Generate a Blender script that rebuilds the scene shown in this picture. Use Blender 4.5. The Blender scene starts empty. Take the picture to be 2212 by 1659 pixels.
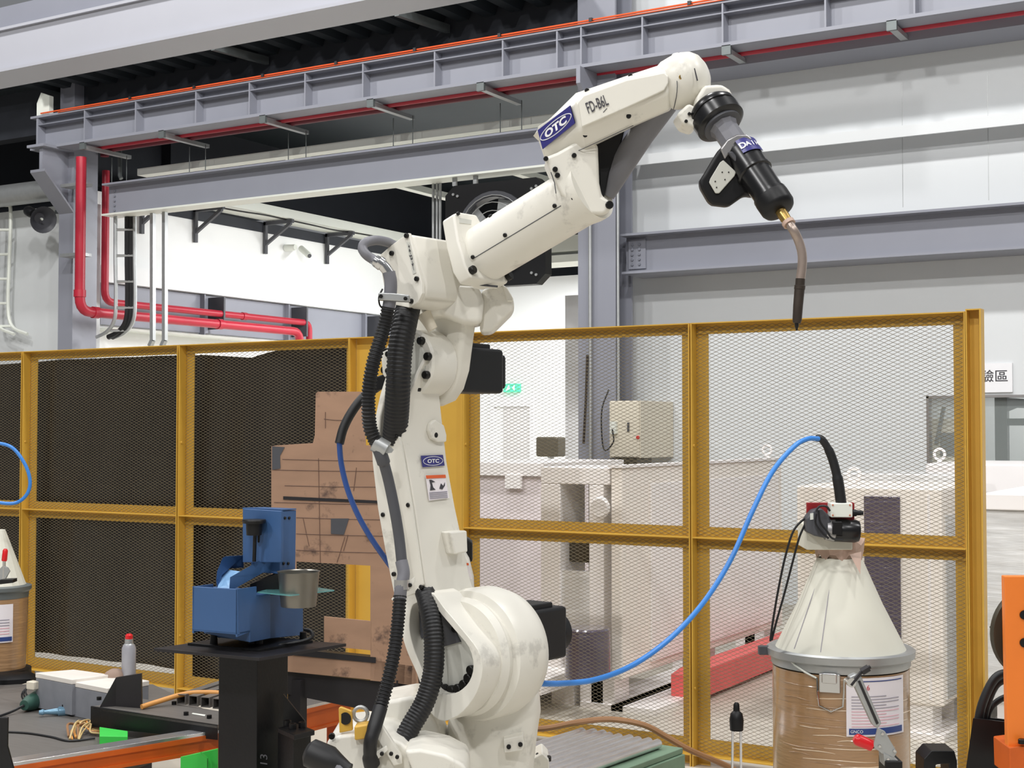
import bpy, bmesh, math, random
from mathutils import Vector, Matrix
random.seed(7)
V = Vector
SC = bpy.context.scene
COL = SC.collection
# ------------------------------------------------------------------ camera (2212 x 1659 frame)
F, CX, CY, CAMH = 3016.0, 1106.0, 829.5, 1.52
YAW, PIT = math.radians(30.86), math.radians(1.9)
cf = V((-math.sin(YAW)*math.cos(PIT), math.cos(YAW)*math.cos(PIT), math.sin(PIT)))
cr = V((math.cos(YAW), math.sin(YAW), 0))
cu = cr.cross(cf)
CP = V((0, 0, CAMH))
cam = bpy.data.cameras.new('camera'); cam.sensor_fit = 'HORIZONTAL'; cam.sensor_width = 36.0
cam.lens = 36.0*F/2212.0; cam.clip_start = 0.05; cam.clip_end = 200
co = bpy.data.objects.new('camera', cam); COL.objects.link(co)
co.matrix_world = Matrix(((cr.x, cu.x, -cf.x, CP.x), (cr.y, cu.y, -cf.y, CP.y), (cr.z, cu.z, -cf.z, CP.z), (0, 0, 0, 1)))
SC.camera = co
# ------------------------------------------------------------------ light
SC.view_settings.view_transform = 'Standard'
SC.view_settings.look = 'None'
SC.view_settings.gamma = 1.0
SC.view_settings.use_curve_mapping = False
SC.view_settings.exposure = 0.0
wd = bpy.data.worlds.new('world'); SC.world = wd; wd.use_nodes = True
wd.node_tree.nodes['Background'].inputs[0].default_value = (0.93, 0.96, 1.0, 1)
wd.node_tree.nodes['Background'].inputs[1].default_value = 0.20
def area(name, loc, target, sx, sy, power, color=(1, 0.985, 0.96), spread=180):
    l = bpy.data.lights.new(name, 'AREA'); l.shape = 'RECTANGLE'; l.size = sx; l.size_y = sy
    l.energy = power; l.color = color; l.spread = math.radians(spread)
    o = bpy.data.objects.new(name, l); COL.objects.link(o); o.location = loc
    o.rotation_euler = (V(target)-V(loc)).to_track_quat('-Z', 'Y').to_euler()
    return o
def lamp(loc, power, r=0.22, color=(1, 0.99, 0.98)):
    l = bpy.data.lights.new('high_bay_lamp', 'POINT'); l.energy = power; l.shadow_soft_size = r; l.color = color
    o = bpy.data.objects.new('high_bay_lamp', l); COL.objects.link(o); o.location = loc
for x in (-12.0, -8.0, -4.0, 0.0, 4.0):
    lamp((x, 5.6, 8.7), 640)
for x in (-7.0, -1.5, 4.0):
    lamp((x, -0.6, 8.7), 700)
for x in (-5.0, 2.0):
    lamp((x, -6.0, 8.7), 1300)
for i, y in enumerate((13.6, 16.6)):
    area('bay_strip_lamp', (-9.6, y, 3.85), (-10.6, y, 1.5), 0.25, 2.2, 140, color=(0.98, 0.99, 1))
area('bay_strip_lamp', (-9.5, 18.6, 3.85), (-9.5, 19.0, 0), 2.4, 0.25, 150, color=(0.98, 0.99, 1))
area('window_room_lamp', (-1.6, 12.6, 2.55), (-1.6, 12.7, 0), 1.2, 0.6, 30)

# ------------------------------------------------------------------ pixel rays (frame of the photograph) to world points
def ray(px, py): return cf + cr*((px-CX)/F) - cu*((py-CY)/F)
def D(px, py, d): return CP + ray(px, py)*d
def onX(px, py, X): r = ray(px, py); return CP + r*(X/r.x)
def onY(px, py, Y): r = ray(px, py); return CP + r*(Y/r.y)
def onZ(px, py, Z): r = ray(px, py); return CP + r*((Z-CAMH)/r.z)
def plane(o, n):
    n = n.normalized()
    def fn(px, py):
        r = ray(px, py); return CP + r*((o-CP).dot(n)/r.dot(n))
    return fn
fh = V((-math.sin(YAW), math.cos(YAW), 0))
UP = V((0, 0, 1))

# ------------------------------------------------------------------ materials
def lin(c):
    return tuple(((x/255)/12.92 if x/255 <= 0.04045 else (((x/255)+0.055)/1.055)**2.4) for x in c)
def mat(name, col, rough=0.5, metal=0.0, var=0.06, scale=6.0, bump=0.0, bscale=60.0, spots=None, coat=0.0, trans=0.0, alpha=1.0, emit=0.0, streak=None, spec=0.5, bstreak=None):
    m = bpy.data.materials.new(name); m.use_nodes = True
    nt = m.node_tree; N = nt.nodes; L = nt.links
    b = N['Principled BSDF']
    c = lin(col)
    b.inputs['Roughness'].default_value = rough
    b.inputs['Metallic'].default_value = metal
    b.inputs['Specular IOR Level'].default_value = spec
    if coat: b.inputs['Coat Weight'].default_value = coat; b.inputs['Coat Roughness'].default_value = 0.12
    if trans: b.inputs['Transmission Weight'].default_value = trans
    if alpha < 1: b.inputs['Alpha'].default_value = alpha
    if emit: b.inputs['Emission Color'].default_value = (*c, 1); b.inputs['Emission Strength'].default_value = emit
    tc = N.new('ShaderNodeTexCoord')
    nz = N.new('ShaderNodeTexNoise'); nz.inputs['Scale'].default_value = scale; nz.inputs['Detail'].default_value = 5
    if streak:
        mp = N.new('ShaderNodeMapping'); mp.inputs['Scale'].default_value = streak
        L.new(tc.outputs['Object'], mp.inputs[0]); L.new(mp.outputs[0], nz.inputs['Vector'])
    else:
        L.new(tc.outputs['Object'], nz.inputs['Vector'])
    mx = N.new('ShaderNodeMix'); mx.data_type = 'RGBA'
    mx.inputs[6].default_value = (*[x*(1-var) for x in c], 1)
    mx.inputs[7].default_value = (*[min(1, x*(1+var)) for x in c], 1)
    L.new(nz.outputs['Fac'], mx.inputs[0])
    out = mx.outputs[2]
    if spots:
        scol, sscale, thr, amt = spots
        n2 = N.new('ShaderNodeTexNoise'); n2.inputs['Scale'].default_value = sscale; n2.inputs['Detail'].default_value = 8; n2.inputs['Roughness'].default_value = 0.65
        L.new(tc.outputs['Object'], n2.inputs['Vector'])
        rp = N.new('ShaderNodeValToRGB'); rp.color_ramp.elements[0].position = thr; rp.color_ramp.elements[1].position = min(1, thr+0.08)
        rp.color_ramp.elements[1].color = (amt, amt, amt, 1)
        L.new(n2.outputs['Fac'], rp.inputs[0])
        m2 = N.new('ShaderNodeMix'); m2.data_type = 'RGBA'
        L.new(rp.outputs[0], m2.inputs[0]); L.new(out, m2.inputs[6]); m2.inputs[7].default_value = (*lin(scol), 1)
        out = m2.outputs[2]
    L.new(out, b.inputs['Base Color'])
    if bump:
        n3 = N.new('ShaderNodeTexNoise'); n3.inputs['Scale'].default_value = bscale; n3.inputs['Detail'].default_value = 6
        if bstreak:
            m3 = N.new('ShaderNodeMapping'); m3.inputs['Scale'].default_value = bstreak
            L.new(tc.outputs['Object'], m3.inputs[0]); L.new(m3.outputs[0], n3.inputs['Vector'])
        else: L.new(tc.outputs['Object'], n3.inputs['Vector'])
        bp = N.new('ShaderNodeBump'); bp.inputs['Strength'].default_value = bump; bp.inputs['Distance'].default_value = 0.01
        L.new(n3.outputs['Fac'], bp.inputs['Height']); L.new(bp.outputs[0], b.inputs['Normal'])
    return m
M = {}
def dm(k, *a, **kw): M[k] = mat(k, *a, **kw)
dm('robot', (224, 221, 211), 0.36, var=0.045, scale=6, spots=((150, 147, 140), 9, 0.60, 0.4))
dm('robot_grey', (196, 196, 188), 0.5, var=0.06, scale=14)
dm('black', (14, 14, 16), 0.45, var=0.2, scale=20, spec=0.35)
dm('black_gloss', (16, 16, 18), 0.28, var=0.15, scale=20)
dm('rubber', (20, 20, 22), 0.5, var=0.2, scale=30)
dm('bolt', (24, 23, 22), 0.4, metal=0.4, var=0.2)
dm('hole', (14, 13, 12), 0.8)
dm('dgrey', (74, 75, 80), 0.5, var=0.1)
dm('grey_hose', (112, 112, 118), 0.5, var=0.12, scale=25)
dm('steelpaint', (140, 142, 152), 0.42, var=0.05, scale=3)
dm('steelpaint_mid', (128, 130, 140), 0.42, var=0.05, scale=3)
dm('wallpaint', (214, 217, 218), 0.6, var=0.025, scale=2)
dm('whitewall', (241, 242, 241), 0.6, var=0.02, scale=2)
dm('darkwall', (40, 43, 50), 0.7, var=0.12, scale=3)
dm('deck', (50, 57, 62), 0.5, metal=0.3, var=0.1)
dm('girderpaint', (168, 169, 177), 0.5, var=0.03, scale=3, bump=0.05, bscale=200)
dm('red', (176, 34, 54), 0.4, var=0.08, scale=10)
dm('darkred', (104, 22, 38), 0.5, var=0.08, scale=10)
dm('orange_rail', (226, 92, 44), 0.45, var=0.08)
dm('galv', (176, 178, 178), 0.42, metal=0.65, var=0.12, scale=18)
dm('galv_dark', (112, 118, 118), 0.5, metal=0.5, var=0.12, scale=18)
dm('offwhite', (228, 231, 222), 0.5, var=0.04)
dm('yellow', (208, 164, 66), 0.42, var=0.09, scale=7, spots=((128, 88, 26), 26, 0.70, 0.55))
dm('mesh', (128, 118, 96), 0.5, metal=0.0, var=0.15, scale=12)
dm('curtain', (27, 22, 19), 0.38, var=0.35, scale=3.2, bump=0.25, bscale=5)
dm('floor', (196, 190, 178), 0.42, var=0.06, scale=1.4, spots=((150, 142, 128), 3.2, 0.62, 0.4))
dm('copperplate', (166, 132, 108), 0.5, metal=0.15, var=0.28, scale=5, spots=((66, 52, 50), 6, 0.555, 0.8), streak=(1, 1, 2.5))
dm('seambrown', (104, 78, 66), 0.6, var=0.3, scale=30)
dm('cupsteel', (128, 124, 116), 0.34, metal=0.75, var=0.2, scale=9)
dm('darksteel', (52, 50, 52), 0.45, metal=0.5, var=0.25, scale=9)
dm('blacksteel', (28, 28, 30), 0.42, metal=0.35, var=0.3, scale=12, bump=0.06, bscale=90)
dm('plate_steel', (108, 104, 100), 0.45, metal=0.15, var=0.2, scale=7, streak=(1, 8, 1))
dm('brightsteel', (222, 222, 225), 0.26, metal=0.85, var=0.14, scale=18)
dm('chrome', (205, 205, 205), 0.18, metal=1.0, var=0.06)
dm('bluepaint', (56, 90, 136), 0.45, var=0.08, scale=6, spots=((36, 62, 104), 9, 0.66, 0.5))
dm('lightblue', (128, 170, 212), 0.5, var=0.2, scale=30)
dm('bluecable', (58, 132, 214), 0.35, var=0.06)
dm('bluecable_dark', (40, 74, 140), 0.4, var=0.06)
dm('orangepaint', (204, 92, 22), 0.48, var=0.18, scale=8, spots=((120, 50, 20), 10, 0.66, 0.6))
dm('orangeplate', (240, 128, 44), 0.42, var=0.06, scale=6)
dm('greenpaint', (58, 196, 74), 0.5, var=0.14, scale=9)
dm('palletgreen', (112, 138, 116), 0.55, var=0.15, scale=14)
dm('kraft', (164, 128, 90), 0.3, var=0.1, scale=8, bump=0.6, bscale=7, coat=0.9, bstreak=(1, 1, 9))
dm('paper', (236, 230, 234), 0.45, var=0.02)
dm('printblue', (48, 70, 130), 0.4, var=0.05)
dm('printink', (58, 56, 62), 0.6)
dm('printpale', (150, 146, 158), 0.6)
dm('printpink', (226, 176, 186), 0.6)
dm('printred', (196, 60, 70), 0.6)
dm('logoblue', (52, 50, 122), 0.35, var=0.04)
dm('logowhite', (238, 238, 240), 0.4)
dm('warnorange', (222, 96, 46), 0.45)
dm('conecard', (214, 212, 198), 0.55, var=0.04, scale=5)
dm('tape', (188, 160, 144), 0.45, var=0.12, scale=18)
dm('machinered', (150, 30, 34), 0.4, var=0.08)
dm('machinewhite', (250, 246, 244), 0.4, var=0.03, scale=2)
dm('machinecream', (249, 242, 234), 0.4, var=0.03, scale=2)
dm('machinepink', (240, 230, 232), 0.45, var=0.04, scale=2)
dm('film', (226, 226, 225), 0.16, var=0.25, scale=6, bump=0.7, bscale=4, streak=(1, 1, 7), coat=0.5, bstreak=(1, 1, 8))
dm('filmfold_glint', (226, 204, 176), 0.12, var=0.1, scale=20, coat=1.0)  # pale fold colour that stands in for glints on the film
dm('filmdark', (84, 76, 92), 0.14, var=0.3, scale=5, bump=0.8, bscale=6, streak=(1, 1, 9), coat=0.8, bstreak=(1, 1, 9))
dm('redpaint', (236, 100, 98), 0.45, var=0.08)
dm('brass', (176, 146, 86), 0.32, metal=0.9, var=0.2, scale=30)
dm('torchsteel', (168, 152, 142), 0.34, metal=0.6, var=0.3, scale=26)
dm('sootsteel', (66, 58, 52), 0.5, metal=0.55, var=0.35, scale=30)
dm('alu', (168, 166, 166), 0.35, metal=0.8, var=0.15)
dm('plasticred', (214, 26, 34), 0.3, var=0.05)
dm('hoseorange', (210, 148, 76), 0.5, var=0.1)
dm('hosebrown', (146, 106, 70), 0.55, var=0.15, scale=14)
dm('cabletan', (196, 170, 118), 0.55, var=0.2, scale=20)
dm('concrete', (128, 130, 136), 0.7, var=0.22, scale=16)
dm('lidwhite', (226, 220, 212), 0.5, var=0.06, scale=14)
dm('toolgreen', (48, 82, 72), 0.4, var=0.15)
dm('toolblue', (120, 158, 182), 0.3, metal=0.3, var=0.15)
dm('canlabel', (160, 160, 166), 0.35, var=0.12, scale=26)
dm('rag', (150, 128, 114), 0.8, var=0.15)
dm('exitgreen', (72, 204, 150), 0.4, emit=0.9)
dm('exitwhite', (240, 250, 245), 0.4, emit=0.9)
dm('cabinet', (220, 212, 194), 0.45, var=0.03)
dm('glass', (235, 245, 242), 0.03, alpha=0.12, var=0.0)
dm('acrylic', (120, 190, 190), 0.08, alpha=0.5, var=0.05)
dm('oliveplate', (76, 70, 58), 0.5, metal=0.4, var=0.15)
dm('doorgrey', (206, 204, 204), 0.5)
dm('copperdot', (196, 120, 90), 0.5)

# ------------------------------------------------------------------ mesh helpers
WL = {}
class G:
    def __init__(s): s.v = []; s.f = []
    def add(s, v, f):
        b = len(s.v); s.v += [V(p) for p in v]; s.f += [[i+b for i in q] for q in f]; return s
    def box(s, c, h, ax=None):
        c = V(c); X, Y, Z = ax or (V((1, 0, 0)), V((0, 1, 0)), UP)
        vs = [c+X*(i*h[0])+Y*(j*h[1])+Z*(k*h[2]) for k in (-1, 1) for j in (-1, 1) for i in (-1, 1)]
        return s.add(vs, [[0, 2, 3, 1], [4, 5, 7, 6], [0, 1, 5, 4], [2, 6, 7, 3], [1, 3, 7, 5], [0, 4, 6, 2]])
    def bb(s, a, b):
        return s.box([(a[i]+b[i])/2 for i in range(3)], [abs(a[i]-b[i])/2 for i in range(3)])
    def prism(s, poly, vec):
        n = len(poly); vec = V(vec)
        return s.add(list(poly)+[V(p)+vec for p in poly], [list(range(n))[::-1], list(range(n, 2*n))]+[[i, (i+1) % n, n+(i+1) % n, n+i] for i in range(n)])
    def ring(s, outer, inner, vec):
        n = len(outer); vec = V(vec)
        vs = list(outer)+list(inner)+[V(p)+vec for p in outer]+[V(p)+vec for p in inner]; fs = []
        for i in range(n):
            j = (i+1) % n
            fs += [[i, j, n+j, n+i], [2*n+i, 3*n+i, 3*n+j, 2*n+j], [i, 2*n+i, 2*n+j, j], [n+i, n+j, 3*n+j, 3*n+i]]
        return s.add(vs, fs)
    def loft(s, rings, cap=True, closed=True):
        n = len(rings[0]); fs = []; vs = [p for r in rings for p in r]
        for k in range(len(rings)-1):
            for i in range(n if closed else n-1):
                j = (i+1) % n; fs.append([k*n+i, k*n+j, (k+1)*n+j, (k+1)*n+i])
        if cap: fs += [list(range(n))[::-1], [(len(rings)-1)*n+i for i in range(n)]]
        return s.add(vs, fs)
    def tube(s, pts, r, n=10, cap=True):
        pts = [V(p) for p in pts]; m = len(pts)
        rs = r if isinstance(r, (list, tuple)) else [r]*m
        t0 = (pts[1]-pts[0]).normalized()
        x = t0.orthogonal().normalized(); rings = []
        for i, p in enumerate(pts):
            t = (pts[min(i+1, m-1)]-pts[max(i-1, 0)]).normalized()
            x = (x-t*x.dot(t)).normalized(); y = t.cross(x)
            rings.append([p+x*(math.cos(2*math.pi*k/n)*rs[i])+y*(math.sin(2*math.pi*k/n)*rs[i]) for k in range(n)])
        return s.loft(rings, cap)
    def lathe(s, prof, o, ax, n=24, cap=True):
        o = V(o); ax = V(ax).normalized(); x = ax.orthogonal().normalized(); y = ax.cross(x)
        return s.loft([[o+ax*t+x*(math.cos(2*math.pi*k/n)*r)+y*(math.sin(2*math.pi*k/n)*r) for k in range(n)] for t, r in prof], cap)
def empty(name, loc, label=None, cat=None, group=None, kind=None):
    o = bpy.data.objects.new(name, None); COL.objects.link(o); o.location = loc; o.empty_display_size = 0.1
    WL[o] = V(loc); tag(o, label, cat, group, kind); return o
def tag(o, label=None, cat=None, group=None, kind=None):
    if label: o['label'] = label
    if cat: o['category'] = cat
    if group: o['group'] = group
    if kind: o['kind'] = kind
    return o
def link(name, me, loc, parent):
    o = bpy.data.objects.new(name, me); COL.objects.link(o); WL[o] = V(loc)
    if parent is not None:
        o.parent = parent; o.location = V(loc)-WL[parent]
    else: o.location = loc
    return o
def mk(name, g, m, parent=None, smooth=40, bevel=0, seg=2, label=None, cat=None, group=None, kind=None, fast=False, sub=0):
    if fast: lo = V((0, 0, 0)); hi = lo; c = WL[parent] if parent is not None else lo
    else:
        lo = V([min(p[i] for p in g.v) for i in range(3)]); hi = V([max(p[i] for p in g.v) for i in range(3)])
        c = (lo+hi)/2
        if parent is None: c.z = lo.z
    me = bpy.data.meshes.new(name); me.from_pydata([tuple(p-c) for p in g.v], [], g.f)
    if not fast:
        bm = bmesh.new(); bm.from_mesh(me); bmesh.ops.recalc_face_normals(bm, faces=bm.faces[:]); bm.to_mesh(me); bm.free()
    if smooth and not fast:
        me.polygons.foreach_set('use_smooth', [True]*len(me.polygons)); me.set_sharp_from_angle(angle=math.radians(smooth))
    me.materials.append(M[m] if isinstance(m, str) else m)
    o = link(name, me, c, parent)
    if sub:
        s = o.modifiers.new('s', 'SUBSURF'); s.levels = sub; s.render_levels = sub
    if bevel:
        b = o.modifiers.new('b', 'BEVEL'); b.width = bevel; b.segments = seg; b.limit_method = 'ANGLE'; b.angle_limit = math.radians(32)
        b.harden_normals = bool(smooth)
    return tag(o, label, cat, group, kind)
def cat(pts, k=6):
    pts = [V(p) for p in pts]; P = [pts[0]*2-pts[1]]+pts+[pts[-1]*2-pts[-2]]; out = []
    for i in range(1, len(P)-2):
        for j in range(k):
            t = j/k; a, b, c, d = P[i-1], P[i], P[i+1], P[i+2]
            out.append(0.5*((2*b)+(c-a)*t+(2*a-5*b+4*c-d)*t*t+(3*b-a-3*c+d)*t**3))
    return out+[pts[-1]]
def even(pts, step):
    out = [V(pts[0])]; acc = 0
    for a, b in zip(pts, pts[1:]):
        L = (b-a).length; t = step-acc
        while t <= L: out.append(a+(b-a)*(t/L)); t += step
        acc = L-(t-step)
    return out
def corr(pts, r, pitch, depth, n=12):
    p = even(pts, pitch/4); pr = [r, r, r-depth, r-depth]
    return G().tube(p, [pr[i % 4] for i in range(len(p))], n)
_bm = {}
def bolt(parent, p, n, r, h=None, m='bolt', name='bolt'):
    k = (round(r, 4), h, m)
    if k not in _bm:
        hh = h or r*0.8
        g = G().lathe([(-hh*0.5, r), (hh*0.75, r), (hh, r*0.82)], (0, 0, 0), UP, 12)
        me = bpy.data.meshes.new('bolt'); me.from_pydata([tuple(q) for q in g.v], [], g.f); me.materials.append(M[m]); _bm[k] = me
    o = link(name, _bm[k], p, parent); o.rotation_euler = V(n).to_track_quat('Z', 'Y').to_euler(); return o
def text(parent, s, c, right, up, h, m, name='lettering', th=0.0006, bold=0.0, wid=None):
    cu_ = bpy.data.curves.new('t', 'FONT'); cu_.body = s; cu_.align_x = 'CENTER'; cu_.align_y = 'CENTER'; cu_.size = 1.0; cu_.extrude = 0.0; cu_.offset = bold; cu_.resolution_u = 3
    ob = bpy.data.objects.new('t', cu_); COL.objects.link(ob)
    dg = bpy.context.evaluated_depsgraph_get()
    me = bpy.data.meshes.new_from_object(ob.evaluated_get(dg)); bpy.data.objects.remove(ob)
    if not me.vertices: return None
    xs = [v.co.x for v in me.vertices]; ys = [v.co.y for v in me.vertices]
    k = h/(max(ys)-min(ys)); kx = (wid/(max(xs)-min(xs))) if wid else k
    mx, my = (max(xs)+min(xs))/2, (max(ys)+min(ys))/2
    right = V(right).normalized(); up = V(up); up = (up-right*up.dot(right)).normalized(); n = right.cross(up)
    for v in me.vertices: v.co = right*((v.co.x-mx)*kx)+up*((v.co.y-my)*k)+n*th
    me.name = name; me.materials.clear(); me.materials.append(M[m])
    return link(name, me, c, parent)
def poly(pl, pts): return [pl(*p) for p in pts]
def struct(name, g, m, bevel=0, **k): return mk(name, g, m, None, bevel=bevel, kind='structure', **k)
# ================================================================== SETTING
struct('floor', G().bb((-22, -9, -0.1), (9, 24, 0)), 'floor')
YW = 11.75
# back wall on the right of the second column, with the window opening cut out of it
wx0, wx1 = -3.0, -1.2
wz0, wz1 = 1.13, 1.807
g = G()
for a, b in (((-5.75, YW, 0), (wx0, YW+0.15, 6.6)), ((wx1, YW, 0), (9, YW+0.15, 6.6)), ((wx0, YW, 0), (wx1, YW+0.15, wz0)), ((wx0, YW, wz1), (wx1, YW+0.15, 6.6))):
    g.bb(a, b)
wb = struct('wall_back', g, 'wallpaint')
# thin cover strips at the panel joints of the cladding
for x in (-3.18, -2.48):
    mk('joint_strip', G().bb((x-0.002, YW-0.002, 3.4), (x+0.002, YW+0.002, 4.45)), 'galv', wb)
w1 = empty('window_1', (wx0, YW, wz0), 'wide window in the back wall under the lettered sign', kind='structure')
for a, b in (((wx0, YW-0.01, wz1-0.02), (wx1, YW+0.1, wz1)), ((wx0, YW-0.01, wz0), (wx1, YW+0.1, wz0+0.02)), ((wx0, YW-0.01, wz0), (wx0+0.02, YW+0.1, wz1)), ((wx1-0.02, YW-0.01, wz0), (wx1, YW+0.1, wz1))):
    mk('window_frame', G().bb(a, b), 'alu', w1)
mk('pane', G().bb((wx0+0.02, YW+0.05, wz0+0.02), (wx1-0.02, YW+0.056, wz1-0.02)), 'glass', w1)
struct('wall_window_room', G().bb((-3.4, 13.4, 0), (0.2, 13.5, 2.7)).bb((-3.5, YW+0.15, 0), (-3.4, 13.5, 2.7)).bb((0.2, YW+0.15, 0), (0.3, 13.5, 2.7)), 'wallpaint')
struct('ceiling_window_room', G().bb((-3.5, YW+0.15, 2.7), (0.3, 13.5, 2.75)), 'wallpaint')
bench = empty('lab_bench', (-2.0, 12.4, 0), 'long dark bench seen through the back wall window', 'bench')
mk('worktop', G().bb((-3.2, 12.0, 1.1), (-0.4, 12.8, 1.17)), 'darksteel', bench)
for x in (-3.0, -0.7):
    mk('leg', G().bb((x-0.04, 12.1, 0), (x+0.04, 12.7, 1.1)), 'darksteel', bench)
st = empty('press_frame', (-1.75, 12.3, 1.17), 'black steel upright with short cross arms behind the window glass', 'frame')
pa, pb = onY(2164, 866, 12.3), onY(2176, 1000, 12.3)
mk('upright', G().bb((pa.x-0.05, 12.25, 1.172), (pa.x+0.05, 12.35, 1.86)), 'black', st, bevel=0.004)
mk('upper_arm', G().prism([V((pa.x, 12.26, 1.80)), V((pa.x+0.32, 12.26, 1.77)), V((pa.x+0.32, 12.26, 1.70)), V((pa.x+0.12, 12.26, 1.71)), V((pa.x, 12.26, 1.66))], (0, 0.07, 0)), 'dgrey', st)
mk('lower_arm', G().bb((pa.x, 12.26, 1.56), (pa.x+0.5, 12.33, 1.62)), 'black', st)
mk('second_upright', G().bb((pa.x+0.27, 12.26, 1.172), (pa.x+0.33, 12.33, 1.75)), 'black', st)
mi = empty('test_instrument', onY(2035, 1000, 12.2), 'pale test instrument with dark dial behind the window, beside the fence', 'instrument')
p = onY(2040, 1000, 12.2)
mk('body', G().bb((p.x-0.14, 12.15, 1.172), (p.x+0.16, 12.4, 1.62)), 'cabinet', mi, bevel=0.01)
mk('display', G().bb((p.x-0.02, 12.14, 1.3), (p.x+0.12, 12.151, 1.5)), 'dgrey', mi)
mk('pipe_arm', G().tube([V((p.x-0.05, 12.13, 1.4)), V((p.x+0.02, 12.12, 1.72))], 0.018, 8), 'dgrey', mi)
# left wall beside the first column and the dark hall above it
struct('wall_left', G().bb((-19, 11.55, 0), (-12.75, 11.75, 4.22)), 'wallpaint')
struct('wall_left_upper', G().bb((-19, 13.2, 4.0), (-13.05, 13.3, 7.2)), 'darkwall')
# far bay
struct('wall_far', G().bb((-13.1, 20.0, 0), (-5.2, 20.2, 4.05)), 'whitewall')
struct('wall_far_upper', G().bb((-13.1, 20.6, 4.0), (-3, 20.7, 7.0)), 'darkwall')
struct('wall_far_left', G().bb((-13.1, 11.6, 0), (-12.95, 20.2, 4.42)), 'whitewall')
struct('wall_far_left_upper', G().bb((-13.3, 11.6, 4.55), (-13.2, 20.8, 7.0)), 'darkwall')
struct('wall_far_right', G().bb((-5.35, 11.92, 0), (-5.2, 20.2, 4.4)), 'whitewall')
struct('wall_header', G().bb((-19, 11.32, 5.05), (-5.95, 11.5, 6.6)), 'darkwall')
# corrugated roof deck: each rib is a part
cl = empty('ceiling', (-9.5, 10, 5.5), 'dark corrugated metal roof deck above the crane beam', kind='structure')
mk('deck_sheet', G().bb((-19, 10.56, 5.60), (-5.95, 20.7, 5.64)), 'deck', cl)
rg = G().prism([V((-0.10, 0, 0.10)), V((-0.06, 0, 0)), V((0.06, 0, 0)), V((0.10, 0, 0.10))], (0, 3.0, 0))
base = mk('deck_rib', G().prism([V((-13-0.11, 10.56, 5.60)), V((-13-0.07, 10.56, 5.50)), V((-13+0.05, 10.56, 5.50)), V((-13+0.09, 10.56, 5.60))], (0, 0.75, 0)), 'deck', cl)
for i in range(1, 24):
    o = base.copy(); COL.objects.link(o); o.location.x += i*0.3
for x0 in (-9.9, -7.6):
    mk('deck_brace', G().prism([V((x0, 10.57, 5.40)), V((x0+0.05, 10.57, 5.40)), V((x0+0.05, 10.57, 5.48)), V((x0, 10.57, 5.48))], (0.1, 0.72, 0)), 'galv_dark', cl)

# ------------------------------------------------------------------ columns
def hcolumn(name, x0, x1, y0, y1, z1, label):
    t = empty(name, ((x0+x1)/2, (y0+y1)/2, 0), label, 'column')
    tf = 0.03; xm = (x0+x1)/2
    return t, tf, xm
c1 = empty('steel_column', (-12.7, 11.35, 0), 'grey steel column with red pipes beside the white left wall', 'column')
mk('front_plate', G().bb((-12.82, 11.18, 0), (-12.58, 11.21, 5.9)), 'steelpaint', c1)
mk('web_plate', G().bb((-12.61, 11.21, 0), (-12.58, 11.54, 5.9)), 'steelpaint', c1)
mk('back_plate', G().bb((-12.82, 11.51, 0), (-12.61, 11.54, 5.9)), 'steelpaint', c1)
mk('bracket_web', G().prism([V((-12.72, 11.18, 4.74)), V((-12.72, 10.80, 4.74)), V((-12.72, 10.80, 4.46)), V((-12.72, 11.18, 4.06))], (0.05, 0, 0)), 'steelpaint', c1)
mk('bracket_flange', G().prism([V((-12.82, 10.76, 4.48)), V((-12.82, 10.76, 4.45)), V((-12.82, 11.18, 4.03)), V((-12.82, 11.18, 4.06))], (0.24, 0, 0)), 'steelpaint', c1)
mk('bracket_seat', G().bb((-12.86, 10.74, 4.735), (-12.58, 11.18, 4.765)), 'steelpaint', c1)
c2 = empty('steel_column', (-5.8, 11.3, 0), 'grey steel column behind the robot forearm, fan at its left', 'column')
mk('front_flange', G().bb((-5.98, 11.18, 0), (-5.6, 11.21, 6.6)), 'steelpaint', c2)
mk('back_flange', G().bb((-5.98, 11.5, 0), (-5.6, 11.53, 6.6)), 'steelpaint', c2)
mk('web', G().bb((-5.805, 11.21, 0), (-5.775, 11.5, 6.6)), 'steelpaint', c2)
mk('conduit', G().tube([V((-5.84, 11.15, 1.2)), V((-5.84, 11.15, 4.6))], 0.018, 8), 'galv', c2)
mk('edge_conduit', G().tube([V((-5.585, 11.2, 1.2)), V((-5.585, 11.2, 4.6))], 0.014, 8), 'galv', c2)
mk('bracket_web', G().prism([V((-5.82, 11.18, 4.75)), V((-5.82, 10.85, 4.75)), V((-5.82, 10.85, 4.6)), V((-5.82, 11.18, 4.3))], (0.04, 0, 0)), 'steelpaint', c2)
mk('chain', G().tube([V((-5.86, 11.13, 2.2)), V((-5.87, 11.12, 1.8)), V((-5.9, 11.13, 1.4))], 0.012, 6), 'sootsteel', c2)

# ------------------------------------------------------------------ crane runway beam
YR = 11.05
rb = empty('crane_runway_beam', (-6, YR, 4.7), 'long grey crane runway beam with vertical stiffeners and orange rail', 'beam')
RX0, RX1 = -12.9, 1.0
mk('web', G().bb((RX0, YR-0.01, 4.7941), (RX1, YR+0.01, 5.1215)), 'steelpaint', rb)
mk('bottom_flange', G().bb((RX0-0.12, YR-0.13, 4.7531), (RX1, YR+0.13, 4.7838)), 'steelpaint', rb)
mk('top_flange', G().bb((RX0-0.12, YR-0.13, 5.1215), (RX1, YR+0.13, 5.1471)), 'steelpaint', rb)
mk('top_angle', G().bb((RX0, YR-0.12, 5.0345), (RX1, YR-0.01, 5.0447)), 'steelpaint_mid', rb)
mk('end_plate', G().bb((RX0-0.03, YR-0.12, 4.7838), (RX0, YR+0.12, 5.1215)), 'steelpaint', rb)
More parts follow.
